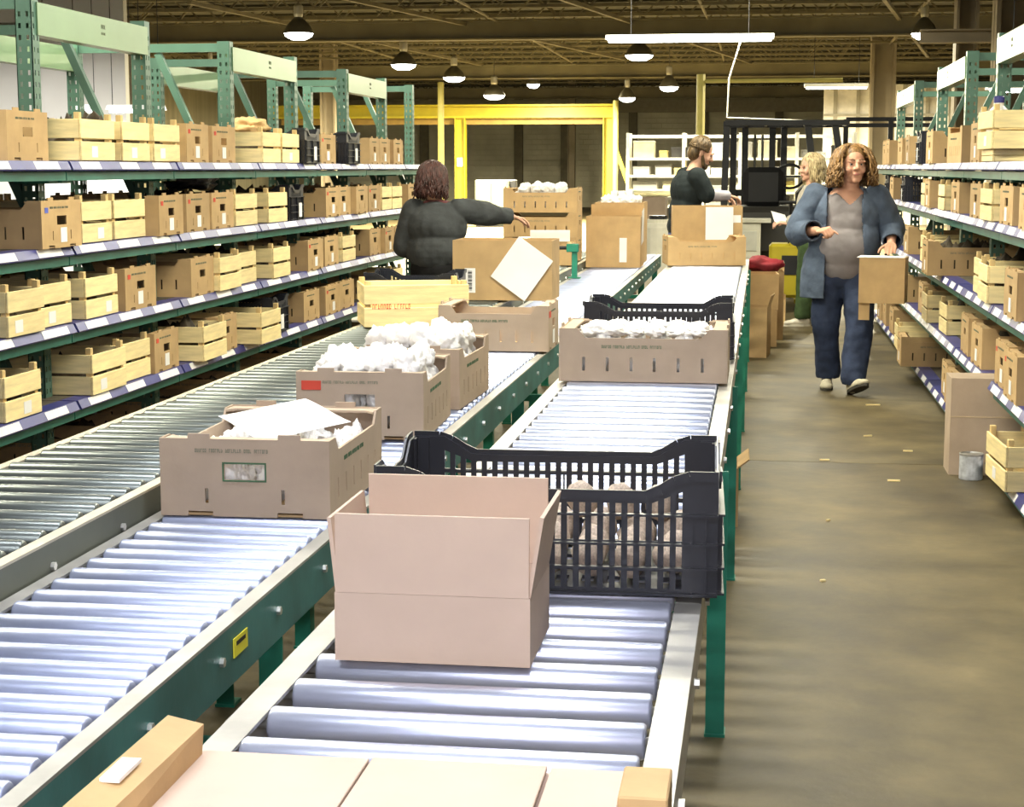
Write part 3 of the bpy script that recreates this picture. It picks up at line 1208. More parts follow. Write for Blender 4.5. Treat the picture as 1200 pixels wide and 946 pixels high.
# --- far end of the wide conveyor
carton('brown produce carton with a torn flange at the far end of the wide conveyor', None, (-.44, 13.45, ZC + .006), PI / 2 + .16, .42, .6, .22, card)
flapbox('open brown carton with a sheet hung on it where the wide conveyor ends', (-.44, 14.05, ZC + .006), .08, .56, .36, .44, card, (.0, .0, .0, .0), (0, 0, 0, 0))
sheet('white printed sheet hanging over the front of the open carton at the conveyor end', (-.33, 13.857, ZC + .30), (1.45, .0, .08), .22, .28, .010)
sheet('small white slip stuck to the open carton behind the hanging sheet', (-.235, 13.8845, ZC + .345), (PI / 2, 0, .08), .15, .06, .0)

# --- middle conveyor
carton('greyish-brown carton with a big white sheet on top on the middle conveyor', None, (-1.19, 4.10, ZB + .006), .01, .41, .58, .185, card_grey, None, False, True, True)
sheet('large white sheet of paper resting in the nearest carton on the middle conveyor', (-1.16, 4.06, ZB + .200), (.12, -.02, 0), .24, .26, .008, spin=.70)
bags('clear white bag under the sheet in the nearest carton on the middle conveyor', 'bags under the sheet', (-1.19, 4.10), .01, .392, .562, ZB + .0145, ZB + .165, .05, 0, None, 8)
carton('greyish carton with a red sticker heaped with white bags on the middle conveyor', None, (-1.195, 5.25, ZB + .006), .03, .39, .54, .205, card_grey, red, False, True)
bags('white bag heaped in the red-stickered carton', 'white bags in the red-stickered carton', (-1.195, 5.25), .03, .372, .522, ZB + .0145, ZB + .196, .045, 22, (.32, .38), 11, .052, .95)
carton('greyish carton heaped with white bags behind the red-stickered one', None, (-1.19, 5.94, ZB + .006), -.02, .39, .56, .205, card_grey, None, False, True)
bags('white bag heaped in the carton behind the red-stickered one', 'white bags in the rear heaped carton', (-1.19, 5.94), -.02, .372, .542, ZB + .0145, ZB + .196, .045, 24, (.32, .40), 21, .054, 1.05)
# cross-standing carton on the middle conveyor
c4 = carton('grey-brown carton with a white label lying across the middle conveyor', None, (-1.178, 7.72, ZB + .006), PI / 2, .38, .50, .205, card_grey, red, True, True)
flapbox('tan carton with a barcode label and leaning white sheet over two conveyors', (-1.45, 9.78, ZA + .008), 0, .57, .36, .34, card, (0, .0, 0, 0), (0, 0, 0, 0))
bx_l = sheet('narrow white barcode label stuck to the tan carton', (-1.635, 9.5995, ZA + .12), (PI / 2, 0, 0), .062, .14, .0, name='barcode_label')
b = MB()
for i in range(16):
    b.box((0, (-.055 + i * .0072), .001), (.024, .0022 + .002 * (i % 3), .0006))
build('barcode_print', b, dark, bx_l)
sheet('large blank white sheet leaning on the tan carton with a barcode label', (-1.335, 9.587, ZA + .19), (1.52, 0.0, 0.0), .24, .28, .004, spin=-.62)
# wooden crate with red lettering
o = wood_crate('long pine crate with red lettering on its end on the conveyor by the rack', None, (-1.66, 8.08, ZA + .008), .32, .50, .36, .20, top=.02)
b = MB()
words(b, -.21, .0, .024, (7, 6), .012, seed=8)
ob('red_lettering', b.mesh('red_lettering', red), o, (0, -.1815, .10))
plastic_crate('black slotted crate on the conveyor by the rack behind the pine crate', None, (-1.75, 8.62, ZA + .008), .02, .46, .38, .215)
# clamp bar standing by the tan carton
t = thing('clamp_bar', 'dark bar on a green clamp post above the tan carton', 'bar', (-1.415, 12.7, ZB + .005))
b = MB()
b.cyl((-.74, 0, .225), (.03, 0, .225), .014, 10)
build('bar', b, dark, t)
bx('post', t, (.045, 0, .115), (.04, .04, .23), leggrn, .002)
bx('clamp', t, (.03, 0, .225), (.09, .07, .06), leggrn, .004)
bx('foot', t, (.045, 0, .004), (.09, .09, .008), leggrn)
# --- stacks farther along
for i, (dx, rz) in enumerate(((0, .01), (0, .01), (0, .01))):          # tabs of each carton stand in the notches of the next
    carton(['lowest brown carton of the stack on the conveyor near the woman in grey', 'middle brown carton of the stack on the conveyor near the woman in grey',
            'top brown carton of the stack on the conveyor near the woman in grey'][i], None, (-1.76 + dx, 13.9, ZA + .008 + i * .196), PI / 2 + rz, .4, .6, .195, card)
bags('white bag showing over the rim of the topmost stacked carton', 'bags in the topmost stacked carton', (-1.76, 13.9), .01, .572, .382, ZA + .4145, ZA + .575, .055, 12, (.38, .26), 31)
sheet('narrow white sheet standing in front of the stacked cartons', (-1.66, 13.55, ZA + .22), (1.4, 0, 0), .32, .09, .01)
carton('brown carton under a white sheet in front of the stacked cartons', None, (-1.72, 13.33, ZA + .008), PI / 2, .36, .55, .17, card)
flapbox('square brown carton with its back flap up at the far end of the middle conveyor', (-1.203, 14.3, ZB + .006), 0, .45, .42, .42, card, (0, .09, 0, 0), (0, 0, 0, 0))
bx_l = bx('white_label', None, (-1.12, 14.0892, ZB + .15), (.06, .002, .2), white)
tag(bx_l, 'upright white label on the square brown carton', 'label')
flapbox('tall brown carton with a hanging sheet beside the square one', (-1.21, 15.0, ZB + .006), 0, .42, .5, .52, card, (0, 0, 0, 0), (0, 0, 0, 0))
bags('white bag heaped in the tall far carton', 'white bags in the tall far carton', (-1.21, 15.0), 0, .404, .484, ZB + .0145, ZB + .51, .065, 16, (.34, .42), 41, .066)
sheet('white sheet hung on the side of the square brown carton', (-.973, 14.25, ZB + .34), (PI / 2, 0, PI / 2), .20, .28, .006, spin=.15)
o = thing('binder_stack', 'white binders standing behind the stacked cartons', 'binders', (-1.36, 16.1, ZB + .006))
for i in range(3):
    bx('binder', o, (i * .07, 0, .3), (.06, .2, .6), M('binder_white', (.74, .74, .72), .5))
# --- under and beside the wide conveyor
flapbox('brown carton on the floor under the wide conveyor by a green leg', (-.245, 7.27, 0), .02, .34, .30, .25, card, (0, 0, 0, .06), (0, 0, 0, .9))
flapbox('lower brown carton of the pair beside the far end of the wide conveyor', (-.02, 14.75, 0), .0, .34, .4, .31, card, (0, 0, 0, 0))
flapbox('upper brown carton of the pair beside the far end of the wide conveyor', (-.02, 14.75, .313), .05, .34, .4, .30, card, (0, 0, 0, 0))
flapbox('brown carton leaning open on the floor where the walkway starts', (-.05, 13.85, 0), -.1, .26, .34, .40, card, (0, 0, 0, .1), (0, 0, 0, .3))
flapbox('lower brown carton standing beyond the pair beside the conveyor', (.03, 16.7, 0), .1, .4, .4, .30, card, (0, 0, 0, 0))
flapbox('upper brown carton standing beyond the pair beside the conveyor', (.03, 16.7, .303), .0, .4, .4, .30, card, (0, 0, 0, 0))
tag(ob('cloth_bundle', lump(61, (.17, .15, .07), .4, 3, 1.8, M('red_cloth', (.20, .012, .02), .8, var=.5, scale=8), 'cloth_bundle'), None, (.02, 15.28, .655)),
    'dark red cloth bundle lying over the cartons beside the conveyor end', 'cloth')
flapbox('brown carton under the dark red cloth bundle', (.03, 15.32, 0), 0, .36, .36, .60, card, (0, 0, 0, 0))
t = thing('stand_in_jug', 'added white jug standing in for a bright patch behind the tall pine crate', 'jug', (1.21, 9.25, LR[0] + .0004))  # added jug shape standing in for a bright patch of background
b = MB()
b.lathe([(.055, 0), (.064, .015), (.064, .2), (.045, .27), (.025, .29), (.025, .31)], 20)
build('body', b, M('jug_white', (.8, .79, .76), .4), t, smooth=False)
b = MB()
b.lathe([(.028, .305), (.028, .335), (.02, .34)], 14)
build('cap', b, blue, t)
# litter on the walkway
for x, y, r, l in ((.73, 11.0, .2, .09), (.66, 8.3, .05, .06), (.80, 9.2, -.1, .05), (.62, 9.7, .4, .05), (.35, 8.85, .1, .05), (.25, 6.2, .4, .02), (.31, 7.3, 1, .02)):
    tag(bx('wood_splinter', None, (x, y, .004), (l, .012, .008), wood, .001, (0, 0, r)), 'pale wood splinter lying on the concrete walkway', 'splinter', 'splinters on the walkway')
# brown bags and dark heaps that stand out on the rack's top shelf
tag(ob('paper_bag', lump(71, (.12, .105, .06), .5, 4, 1.9, card, 'paper_bag', .8), None, (PLACED[(0, 303)].x, PLACED[(0, 303)].y, LL[0] + .225)),
    'crumpled brown paper bag on the pine crates of the top shelf', 'bag')
tag(ob('bin_liner', lump(72, (.15, .16, .06), .45, 4, 1.7, M('bin_liner', (.02, .022, .03), .3, spec=.6), 'bin_liner'), None, (XL - .28, YL(272, 1), LL[1] + .27)),
    'black plastic bin liner heaped on the cartons of the second shelf', 'bag')
# ------------------------------------------------------------------ people
V = Vector
skin = M('skin', (.60, .34, .235), .5, var=.08, scale=8, spec=.4)
skin_f = M('skin_flushed', (.58, .31, .21), .5, var=.1, scale=8, spec=.4)
eyew = M('eye_white', (.42, .36, .32), .5)
iris = M('iris', (.03, .02, .015), .3)
lipm = M('lips', (.42, .16, .13), .5)


def head_shape(b, c, T, s=1.):
    """head volumes; T turns the head, the face looks along local -y"""
    P = lambda x, y, z: V(c) + T @ (V((x, y, z)) * s)
    T4 = T.to_4x4()
    R_ = lambda *r: tuple(k * s for k in r)
    b.ell(P(0, .015, .035), R_(.076, .094, .088), T4)            # skull
    b.ell(P(0, -.018, -.02), R_(.066, .075, .085), T4)           # face
    b.ell(P(0, -.03, -.075), R_(.050, .056, .040), T4)           # jaw
    b.ell(P(0, -.070, -.098), R_(.024, .020, .018), T4)          # chin
    for k in (-1, 1):
        b.ell(P(k * .040, -.060, -.030), R_(.026, .026, .026), T4)   # cheeks
        b.ell(P(k * .032, -.083, .022), R_(.030, .012, .010), T4)    # brow
        b.ell(P(k * .076, .012, -.012), R_(.010, .018, .030), T4)    # ear
    b.cap(P(0, -.088, .016), P(0, -.108, -.022), .009 * s, .014 * s)  # nose
    for k in (-1, 1):
        b.ell(P(k * .013, -.098, -.026), R_(.010, .012, .009), T4)
    b.ell(P(0, -.086, -.056), R_(.024, .012, .007), T4)          # lips
    b.ell(P(0, -.084, -.066), R_(.021, .012, .007), T4)


def face_parts(root, c, T, s, browm, beard=False):
    P = lambda x, y, z: V(c) + T @ (V((x, y, z)) * s)
    e = T.to_euler()
    for k in (-1, 1):
        b = MB()
        b.ell((0, 0, 0), (.0125 * s,) * 3, None, 12, 8)
        ey = build('eye', b, eyew, root, P(k * .031, -.0715, .004), e, True)
        b = MB()
        b.ell((0, -.0095 * s, 0), (.0068 * s, .005 * s, .0068 * s), None, 10, 6)
        build('iris', b, iris, ey, smooth=True)
        b = MB()
        b.tube([V((k * .012, -.0, 0)) * s, V((k * .030, -.004, .005)) * s, V((k * .050, .012, .0)) * s], .0042 * s, 6)
        build('eyebrow', b, browm, root, P(0, -.092, .030), e)
    b = MB()
    b.ell((0, 0, 0), (.023 * s, .007 * s, .0075 * s), None, 12, 6)
    build('lips', b, lipm, root, P(0, -.0935, -.060), e, True)


def hand_shape(b, wrist, d, n, side, curl, s=1.):
    """palm, four unequal fingers with three bends and a thumb; fingers run along d and curl towards n"""
    d, n = V(d).normalized(), V(n)
    n = (n - d * n.dot(d)).normalized()
    t = d.cross(n).normalized() * side                            # towards the thumb
    w = V(wrist)
    ln = (.92, 1.03, 1.0, .8)
    for i in range(4):
        off = t * ((.030 - .0205 * i) * s)
        k0 = w + off * .7 + d * .012 * s
        k1 = w + off + d * (.084 - .004 * abs(i - 1)) * s
        b.cap(k0, k1, .0125 * s, .0105 * s, 10, 3)
        p, a = k1, 0.
        for L_, ra, rb in ((.043, .0095, .0088), (.027, .0088, .008), (.021, .008, .0066)):
            a += curl
            dd = d * math.cos(a) + n * math.sin(a)
            e = p + dd * (L_ * ln[i] * s)
            b.cap(p, e, ra * s, rb * s, 10, 3)
            p = e
    p = w + d * .022 * s + t * .026 * s
    for L_, ra, rb, f in ((.042, .0125, .0105, .9), (.033, .0105, .0092, .45), (.026, .0092, .007, .1)):
        dd = (d * .75 + t * f + n * (.35 + curl * .35)).normalized()
        e = p + dd * L_ * s
        b.cap(p, e, ra * s, rb * s, 10, 3)
        p = e


def limb(b, pts, rs):
    for i in range(len(pts) - 1):
        b.cap(pts[i], pts[i + 1], rs[i], rs[i + 1], 16, 5)


def shoe(root, heel, toe_dir, up, mat, solem, s=1.):
    d = V(toe_dir).normalized()
    u = V(up)
    u = (u - d * u.dot(d)).normalized()
    x = d.cross(u)
    T = Matrix((x, d, u)).transposed().to_4x4()
    T.translation = heel
    b = MB()
    b.ell(T @ V((0, .045, .045)) * 1, (.038 * s, .055 * s, .05 * s), T.to_3x3().to_4x4())
    b.ell(T @ V((0, .115, .038)) * 1, (.040 * s, .085 * s, .036 * s), T.to_3x3().to_4x4())
    b.ell(T @ V((0, .19, .030)) * 1, (.044 * s, .055 * s, .028 * s), T.to_3x3().to_4x4())
    b.cap(T @ V((0, .03, .06)), T @ V((0, .03, .10)), .036, .036)
    sh = ob('shoe', remesh('shoe', b, .006, 3, mat), root)
    b = MB()
    pr = []
    for i in range(20):
        a = 2 * PI * i / 20
        yy = .115 + .130 * math.sin(a)
        xx = .044 * math.cos(a) * (1 + .12 * math.sin(a))
        pr.append((xx, yy))
    n = len(pr)
    b.add([T @ V((xx, yy, z)) for z in (0, .02) for xx, yy in pr],
          [tuple(range(n - 1, -1, -1)), tuple(range(n, 2 * n))] + [(i, (i + 1) % n, n + (i + 1) % n, n + i) for i in range(n)])
    build('sole', b, solem, sh)
    b = MB()
    for i in range(3):
        b.bar(T @ V((-.022, .10 + i * .022, .072 - i * .006)), T @ V((.022, .10 + i * .022, .072 - i * .006)), .006)
    build('lace', b, solem, sh)
    return sh


def hair_mesh(c, T, s, seed, length, spread, n, mat, part=0., front=.35, wave=.02, drop=0.):
    """cap of hair plus many strands that hang from it"""
    q = random.Random(seed)
    b = MB()
    P = lambda x, y, z: V(c) + T @ (V((x, y, z)) * s)
    b.ell(P(0, .026, .048), tuple(k * s for k in (.083, .095, .090)), T.to_4x4(), 24, 16)
    b.ell(P(0, .056, -.012), tuple(k * s for k in (.078, .064, .085)), T.to_4x4(), 24, 16)
    for i in range(n):
        a = q.uniform(-PI, PI)                        # 0 = back of the head
        if abs(a) > PI * (1 - front):                 # leave the face open
            continue
        el = q.uniform(.05, 1.35)
        dx, dy = math.sin(a), math.cos(a)
        p0 = V((dx * .080 * math.cos(el), .022 + dy * .092 * math.cos(el), .05 + .092 * math.sin(el)))
        L_ = length * q.uniform(.75, 1.1)
        ph, ph2 = q.uniform(0, 6), q.uniform(0, 6)
        pts, m = [], 9
        for j in range(m):
            f = j / (m - 1)
            out = spread * math.sin(min(1, f * 1.6) * PI / 2)
            r0 = .086 + out
            ea = el * (1 - min(1, f * 2.2))
            x = dx * r0 * math.cos(ea) + wave * f * math.sin(ph + f * 9)
            y = .022 + dy * (r0 + .006) * math.cos(ea) + wave * f * math.cos(ph2 + f * 8)
            z = .05 + (.092 + out * .4) * math.sin(ea) - L_ * max(0, f - .28) * 1.25
            pts.append(P(x, y, z - drop * f))
        rr = q.uniform(.006, .010) * s
        b.tube(pts, [rr * (1 - .6 * (j / (m - 1)) ** 2) for j in range(m)], 5)
    return b.mesh('hair', mat, True)


def hairmat(name, col, col2):
    m = M(name, col, .5, var=.5, scale=22, stretch=(3, 3, .6), spec=.4)
    r = [k for k in m.node_tree.nodes if k.type == 'VALTORGB'][0]
    r.color_ramp.elements[1].color = (*col2, 1)
    return m


def cloth(name, col, var=.18, sc=14, bump=.35):
    return M(name, col, .85, var=var, scale=sc, bump=min(1., bump * 2), bscale=13, spec=.2)


I3 = Matrix.Identity(3)
# ---- woman walking with a carton, denim jacket open over a grey top
g0 = at(984, 458, z=0)
HW = thing('person', 'woman in an open denim jacket and jeans carrying a carton down the walkway', 'person', (g0.x, g0.y, 0))
hc = V((.048, -.045, 1.515))
HT = Matrix.Rotation(.20, 3, 'Z') @ Matrix.Rotation(-.06, 3, 'X')
b = MB()
head_shape(b, hc, HT, 1.03)
b.cap((.03, .0, 1.30), (.042, -.02, 1.45), .062, .054)
b.ell((.015, 0, 1.20), (.17, .115, .19))
b.ell((.01, -.01, .95), (.165, .13, .2))
shR, elR, wrR = V((-.185, .01, 1.31)), V((-.30, .03, 1.07)), V((-.185, -.20, 1.09))
shL, elL, wrL = V((.205, .01, 1.31)), V((.315, .06, 1.10)), V((.305, -.13, 1.005))
limb(b, [shR, elR, wrR], [.058, .046, .028])
limb(b, [shL, elL, wrL], [.058, .046, .028])
hipR, knR, anR = V((-.09, .0, .84)), V((-.105, .03, .46)), V((-.075, .14, .09))
hipL, knL, anL = V((.09, 0, .84)), V((.115, -.12, .46)), V((.07, -.22, .10))
limb(b, [hipR, knR, anR], [.085, .06, .038])
limb(b, [hipL, knL, anL], [.085, .06, .038])
hand_shape(b, wrR + V((.012, -.02, 0)), (.55, -.75, .12), (.35, .2, -.9), 1, 1.25, 1.0)
hand_shape(b, wrL + V((0, -.015, -.003)), (-.12, -.90, -.22), (-.1, -.1, -.99), -1, .13, 1.0)
ob('body', remesh('body', b, .0052, 3, skin_f), HW)
face_parts(HW, hc, HT, 1.03, M('brow_brown', (.12, .07, .03), .8))
ob('hair', hair_mesh(hc, HT, 1.04, 5, .19, .05, 620, hairmat('hair_auburn', (.10, .045, .015), (.36, .20, .07)), front=.27, wave=.03), HW)
b = MB()                                                  # grey top
b.ell((.012, -.005, 1.19), (.19, .135, .17))
b.ell((.012, -.05, 1.13), (.14, .11, .12))
b.ell((.005, -.03, .98), (.195, .165, .19))
b.ell((.0, -.01, .84), (.185, .15, .12))
b.ell((.015, .0, 1.28), (.15, .09, .08))
limb(b, [shR, shR + (elR - shR) * .4], [.066, .06])
limb(b, [shL, shL + (elL - shL) * .4], [.066, .06])
tops = remesh('top', b, .008, 10, cloth('top_grey', (.225, .205, .215), .10, 10, .25), .005, 11,
              cut=lambda c, n: c.z < .768 or (c.y < 0 and c.z > 1.255 + abs(c.x - .03) * .95) or (c.z > 1.335), thick=.004)
ob('shirt', tops, HW)
jm_ = cloth('denim_jacket', (.08, .105, .155), .30, 9, .6)
b = MB()                                                  # open jacket
b.ell((.01, .015, 1.19), (.225, .165, .20))
b.ell((.005, .01, 1.0), (.235, .185, .24))
b.ell((-.03, .01, .72), (.25, .19, .42))
b.ell((.01, .02, 1.31), (.18, .10, .075))
limb(b, [shR, elR, wrR - (wrR - elR) * .10], [.082, .080, .056])
limb(b, [shL, elL, wrL - (wrL - elL) * .12], [.082, .078, .056])


def jacket_cut(c, n):
    arm = (c - wrR).length < .085 and (c - elR).length > (wrR - elR).length * .93
    arm = arm or ((c - wrL).length < .085 and (c - elL).length > (wrL - elL).length * .93)
    hem = c.z < (.635 if c.x < .02 else .70)
    front = c.y < .02 and -.115 - .02 * (1.3 - c.z) < c.x - .0 < .105 + .06 * max(0, 1.25 - c.z) and not (abs(c.x + .15) < .06 and c.y < -.2)
    near_arm = min(((c - (elR + (wrR - elR) * f)).length for f in (0, .25, .5, .75, .95))) < .075
    neck = (c.z > 1.36 and abs(c.x - .03) < .115) or (c.z > 1.30 and abs(c.x - .03) < .085 and c.y < .05)
    return arm or hem or neck or (front and not near_arm)


ob('jacket', remesh('jacket', b, .008, 4, jm_, .014, 7.5, jacket_cut, .010), HW)
b = MB()                                                  # collar
for k in (-1, 1):
    b.cap((.03 + k * .03, .075, 1.375), (.03 + k * .095, .02, 1.355), .020, .018)
    b.cap((.03 + k * .095, .02, 1.355), (.03 + k * .105, -.095, 1.27), .018, .012)
ob('collar', remesh('collar', b, .007, 2, cloth('denim_lining', (.28, .33, .38), .2, 9, .3)), HW)
b = MB()                                                  # jeans
b.ell((0, 0, .80), (.178, .135, .12))
limb(b, [hipR, knR, anR + V((0, 0, .02))], [.118, .088, .078])
limb(b, [hipL, knL, anL + V((0, 0, .02))], [.118, .090, .080])
ob('jeans', remesh('jeans', b, .008, 3, cloth('jeans_blue', (.038, .052, .10), .35, 7, .6), .014, 8, cut=lambda c, n: c.z < .075, thick=.005), HW)
cream_sh = M('shoe_cream', (.62, .56, .42), .6, var=.12)
shoe(HW, anR + V((-.005, .055, -.090)), (-.05, -1, 0), (0, 0, 1), cream_sh, M('sole_dark', (.05, .045, .035), .7))
shoe(HW, V((.055, -.20, .002)), (.42, -.86, .36), (-.05, .35, .9), cream_sh, M('sole_dark', (.05, .045, .035), .7))
# carton she carries
cb = thing('carried_carton', 'plain brown carton with a white sheet on top held at the walking woman\'s hip', 'box', (g0.x + .245, g0.y - .36, .635), -.16)
for c_, d_ in (((0, -.13, .145), (.29, .006, .29)), ((0, .13, .145), (.29, .006, .29)), ((-.142, 0, .145), (.006, .254, .29)), ((.142, 0, .145), (.006, .254, .29)), ((0, 0, .003), (.278, .254, .006))):
    bx('side_panel', cb, c_, d_, card, .0)
bx('top_flap', cb, (0, 0, .290), (.29, .266, .005), card)
bx('hanging_flap', cb, (-.11, -.10, -.055), (.07, .006, .115), card, 0, (.05, 0, 0))
bx('edge_tape', cb, (-.1458, -.055, .145), (.0012, .03, .285), white)
tag(ob('order_sheet', boxme((.30, .262, .003), white), None, (g0.x + .233, g0.y - .362, .9295), (0, 0, -.16)), 'white order sheet lying flat on the carton the walking woman carries', 'paper')

# ---- woman in a dark grey sweatshirt, seen from behind, reaching over the conveyor
GX, GY = -2.36, 12.45
GW = thing('person', 'woman in a dark grey sweatshirt seen from behind reaching over the conveyor', 'person', (GX, GY, 0))
hc2 = V((-.04, .05, 1.41))
T2 = Matrix.Rotation(PI - .35, 3, 'Z') @ Matrix.Rotation(.15, 3, 'X')
b = MB()
head_shape(b, hc2, T2, .98)
b.cap((-.02, .02, 1.22), hc2 + V((0, -.01, -.05)), .06, .052)
b.ell((-.01, 0, 1.08), (.165, .11, .18))
b.ell((0, 0, .84), (.155, .12, .18))
sR, eR, wR = V((.165, .03, 1.19)), V((.34, .20, 1.16)), V((.50, .36, 1.135))
sL, eL, wL = V((-.18, .02, 1.18)), V((-.25, .02, .93)), V((-.20, .22, .86))
limb(b, [sR, eR, wR], [.056, .044, .028])
limb(b, [sL, eL, wL], [.056, .044, .028])
limb(b, [V((-.09, 0, .76)), V((-.10, .03, .42)), V((-.10, .0, .09))], [.085, .058, .038])
limb(b, [V((.09, 0, .76)), V((.10, .04, .42)), V((.10, .02, .09))], [.085, .058, .038])
hand_shape(b, wR, (.75, .5, -.2), (.1, -.1, -1), -1, .38)
hand_shape(b, wL, (.1, .9, -.3), (.9, -.1, -.2), 1, .35)
ob('body', remesh('body', b, .0055, 3, skin), GW)
face_parts(GW, hc2, T2, .98, M('brow_brown', (.12, .07, .03), .8))
ob('hair', hair_mesh(hc2, T2, 1.0, 9, .20, .022, 560, hairmat('hair_dark_red', (.022, .010, .008), (.09, .03, .022)), front=.28, wave=.018), GW)
b = MB()
b.ell((-.01, .0, 1.07), (.225, .165, .19))
b.ell((-.01, .0, .90), (.225, .175, .18))
b.ell((-.01, .01, 1.19), (.165, .095, .075))
limb(b, [sR, eR, wR - (wR - eR) * .12], [.092, .082, .055])
limb(b, [sL, eL, wL - (wL - eL) * .12], [.092, .085, .055])


def sweat_cut(c, n):
    a = (c - wR).length < .085 and (c - eR).length > (wR - eR).length * .92
    a = a or ((c - wL).length < .085 and (c - eL).length > (wL - eL).length * .92)
    return a or c.z < .765 + .05 * c.x or (c.z > 1.255 and abs(c.x + .01) < .1)


ob('sweatshirt', remesh('sweatshirt', b, .008, 3, cloth('sweat_grey', (.048, .052, .055), .25, 8, .45), .010, 8, sweat_cut, .006), GW)
b = MB()
b.cap((-.07, -.03, 1.235), (.05, -.03, 1.235), .035, .035)
b.cap((-.11, .03, 1.225), (-.07, -.03, 1.235), .03, .035)
b.cap((.09, .03, 1.225), (.05, -.03, 1.235), .03, .035)
ob('hood', remesh('hood', b, .008, 2, cloth('hood_red', (.085, .028, .03), .3)), GW)
b = MB()
b.ell((0, 0, .74), (.185, .15, .13))
limb(b, [V((-.09, 0, .76)), V((-.10, .03, .42)), V((-.10, .0, .10))], [.118, .085, .075])
limb(b, [V((.09, 0, .76)), V((.10, .04, .42)), V((.10, .02, .10))], [.118, .085, .075])
ob('trousers', remesh('trousers', b, .009, 3, cloth('trousers_black', (.008, .008, .009), .3), .004, 10, cut=lambda c, n: c.z < .07, thick=.004), GW)
for x in (-.10, .10):
    shoe(GW, V((x, -.05, .002)), (0, 1, 0), (0, 0, 1), dark, M('sole_dark', (.05, .045, .035), .7))

# ---- bearded man in a dark t-shirt packing the far carton, seen from the side
MX, MY = -.66, 15.6
MW = thing('person', 'bearded man in a dark t-shirt over grey sleeves bending over the far carton', 'person', (MX, MY, 0), .35)
hc3 = V((.125, -.0, 1.635))
T3 = Matrix.Rotation(PI / 2 - .12, 3, 'Z') @ Matrix.Rotation(.42, 3, 'X')
b = MB()
head_shape(b, hc3, T3, 1.06)
b.cap((.03, .0, 1.44), hc3 + V((-.02, 0, -.07)), .062, .058)
b.ell((.0, 0, 1.28), (.125, .185, .2))
b.ell((-.02, 0, 1.02), (.12, .16, .18))
mS, mE, mW = V((.03, -.17, 1.42)), V((.12, -.20, 1.26)), V((.33, -.16, 1.255))
nS, nE, nW = V((.03, .17, 1.42)), V((.13, .22, 1.25)), V((.35, .12, 1.245))
limb(b, [mS, mE, mW], [.058, .046, .030])
limb(b, [nS, nE, nW], [.058, .046, .030])
limb(b, [V((-.03, -.095, .93)), V((.01, -.10, .50)), V((-.03, -.10, .09))], [.088, .060, .04])
limb(b, [V((-.03, .095, .93)), V((.03, .10, .50)), V((.0, .10, .09))], [.088, .060, .04])
hand_shape(b, mW, (.9, .2, -.2), (.1, .2, -1), 1, .5, 1.08)
hand_shape(b, nW, (.9, -.3, -.2), (0, -.2, -1), -1, .5, 1.08)
ob('body', remesh('body', b, .006, 3, skin), MW)
hm = hairmat('hair_brown', (.035, .02, .008), (.16, .10, .04))
face_parts(MW, hc3, T3, 1.06, hm)
ob('hair', hair_mesh(hc3, T3, 1.05, 15, .035, .004, 520, hm, front=.30, wave=.01), MW)
b = MB()
P3 = lambda x, y, z: hc3 + T3 @ (V((x, y, z)) * 1.06)
b.ell(P3(0, -.055, -.095), (.05, .05, .038), T3.to_4x4())
for k in (-1, 1):
    b.cap(P3(k * .060, -.005, -.02), P3(k * .048, -.045, -.085), .014, .022)
b.cap(P3(-.02, -.093, -.042), P3(.02, -.093, -.042), .008, .008)
ob('beard', remesh('beard', b, .006, 2, hm, .003, 40), MW)
b = MB()
b.ell((.0, 0, 1.30), (.15, .205, .19))
b.ell((-.02, 0, 1.10), (.145, .19, .2))
b.ell((-.03, 0, .98), (.15, .185, .14))
b.ell((.02, 0, 1.43), (.09, .16, .06))
limb(b, [mS, mS + (mE - mS) * .95], [.085, .075])
limb(b, [nS, nS + (nE - nS) * .95], [.085, .075])
ob('t_shirt', remesh('t_shirt', b, .009, 3, cloth('tee_dark', (.016, .022, .024), .3, 8), .007, 9, cut=lambda c, n: c.z < .90 or (c.z > 1.475 and abs(c.y) < .08), thick=.005), MW)
b = MB()
for a, c_, e in ((mS, mE, mW), (nS, nE, nW)):
    limb(b, [a + (c_ - a) * .6, c_, e - (e - c_) * .08], [.062, .060, .045])
ob('sleeves', remesh('sleeves', b, .008, 3, cloth('sleeve_grey', (.42, .40, .44), .1), .004, 14), MW)
b = MB()
b.ell((-.03, 0, .90), (.135, .175, .12))
limb(b, [V((-.03, -.095, .93)), V((.01, -.10, .50)), V((-.03, -.10, .10))], [.115, .09, .08])
limb(b, [V((-.03, .095, .93)), V((.03, .10, .50)), V((.0, .10, .10))], [.115, .09, .08])
ob('jeans', remesh('jeans', b, .009, 3, cloth('jeans_mid', (.10, .13, .30), .3, 8), .005, 10, cut=lambda c, n: c.z < .07, thick=.004), MW)
for y in (-.10, .10):
    shoe(MW, V((-.09, y, .002)), (1, 0, 0), (0, 0, 1), dark, M('sole_dark', (.05, .045, .035), .7))

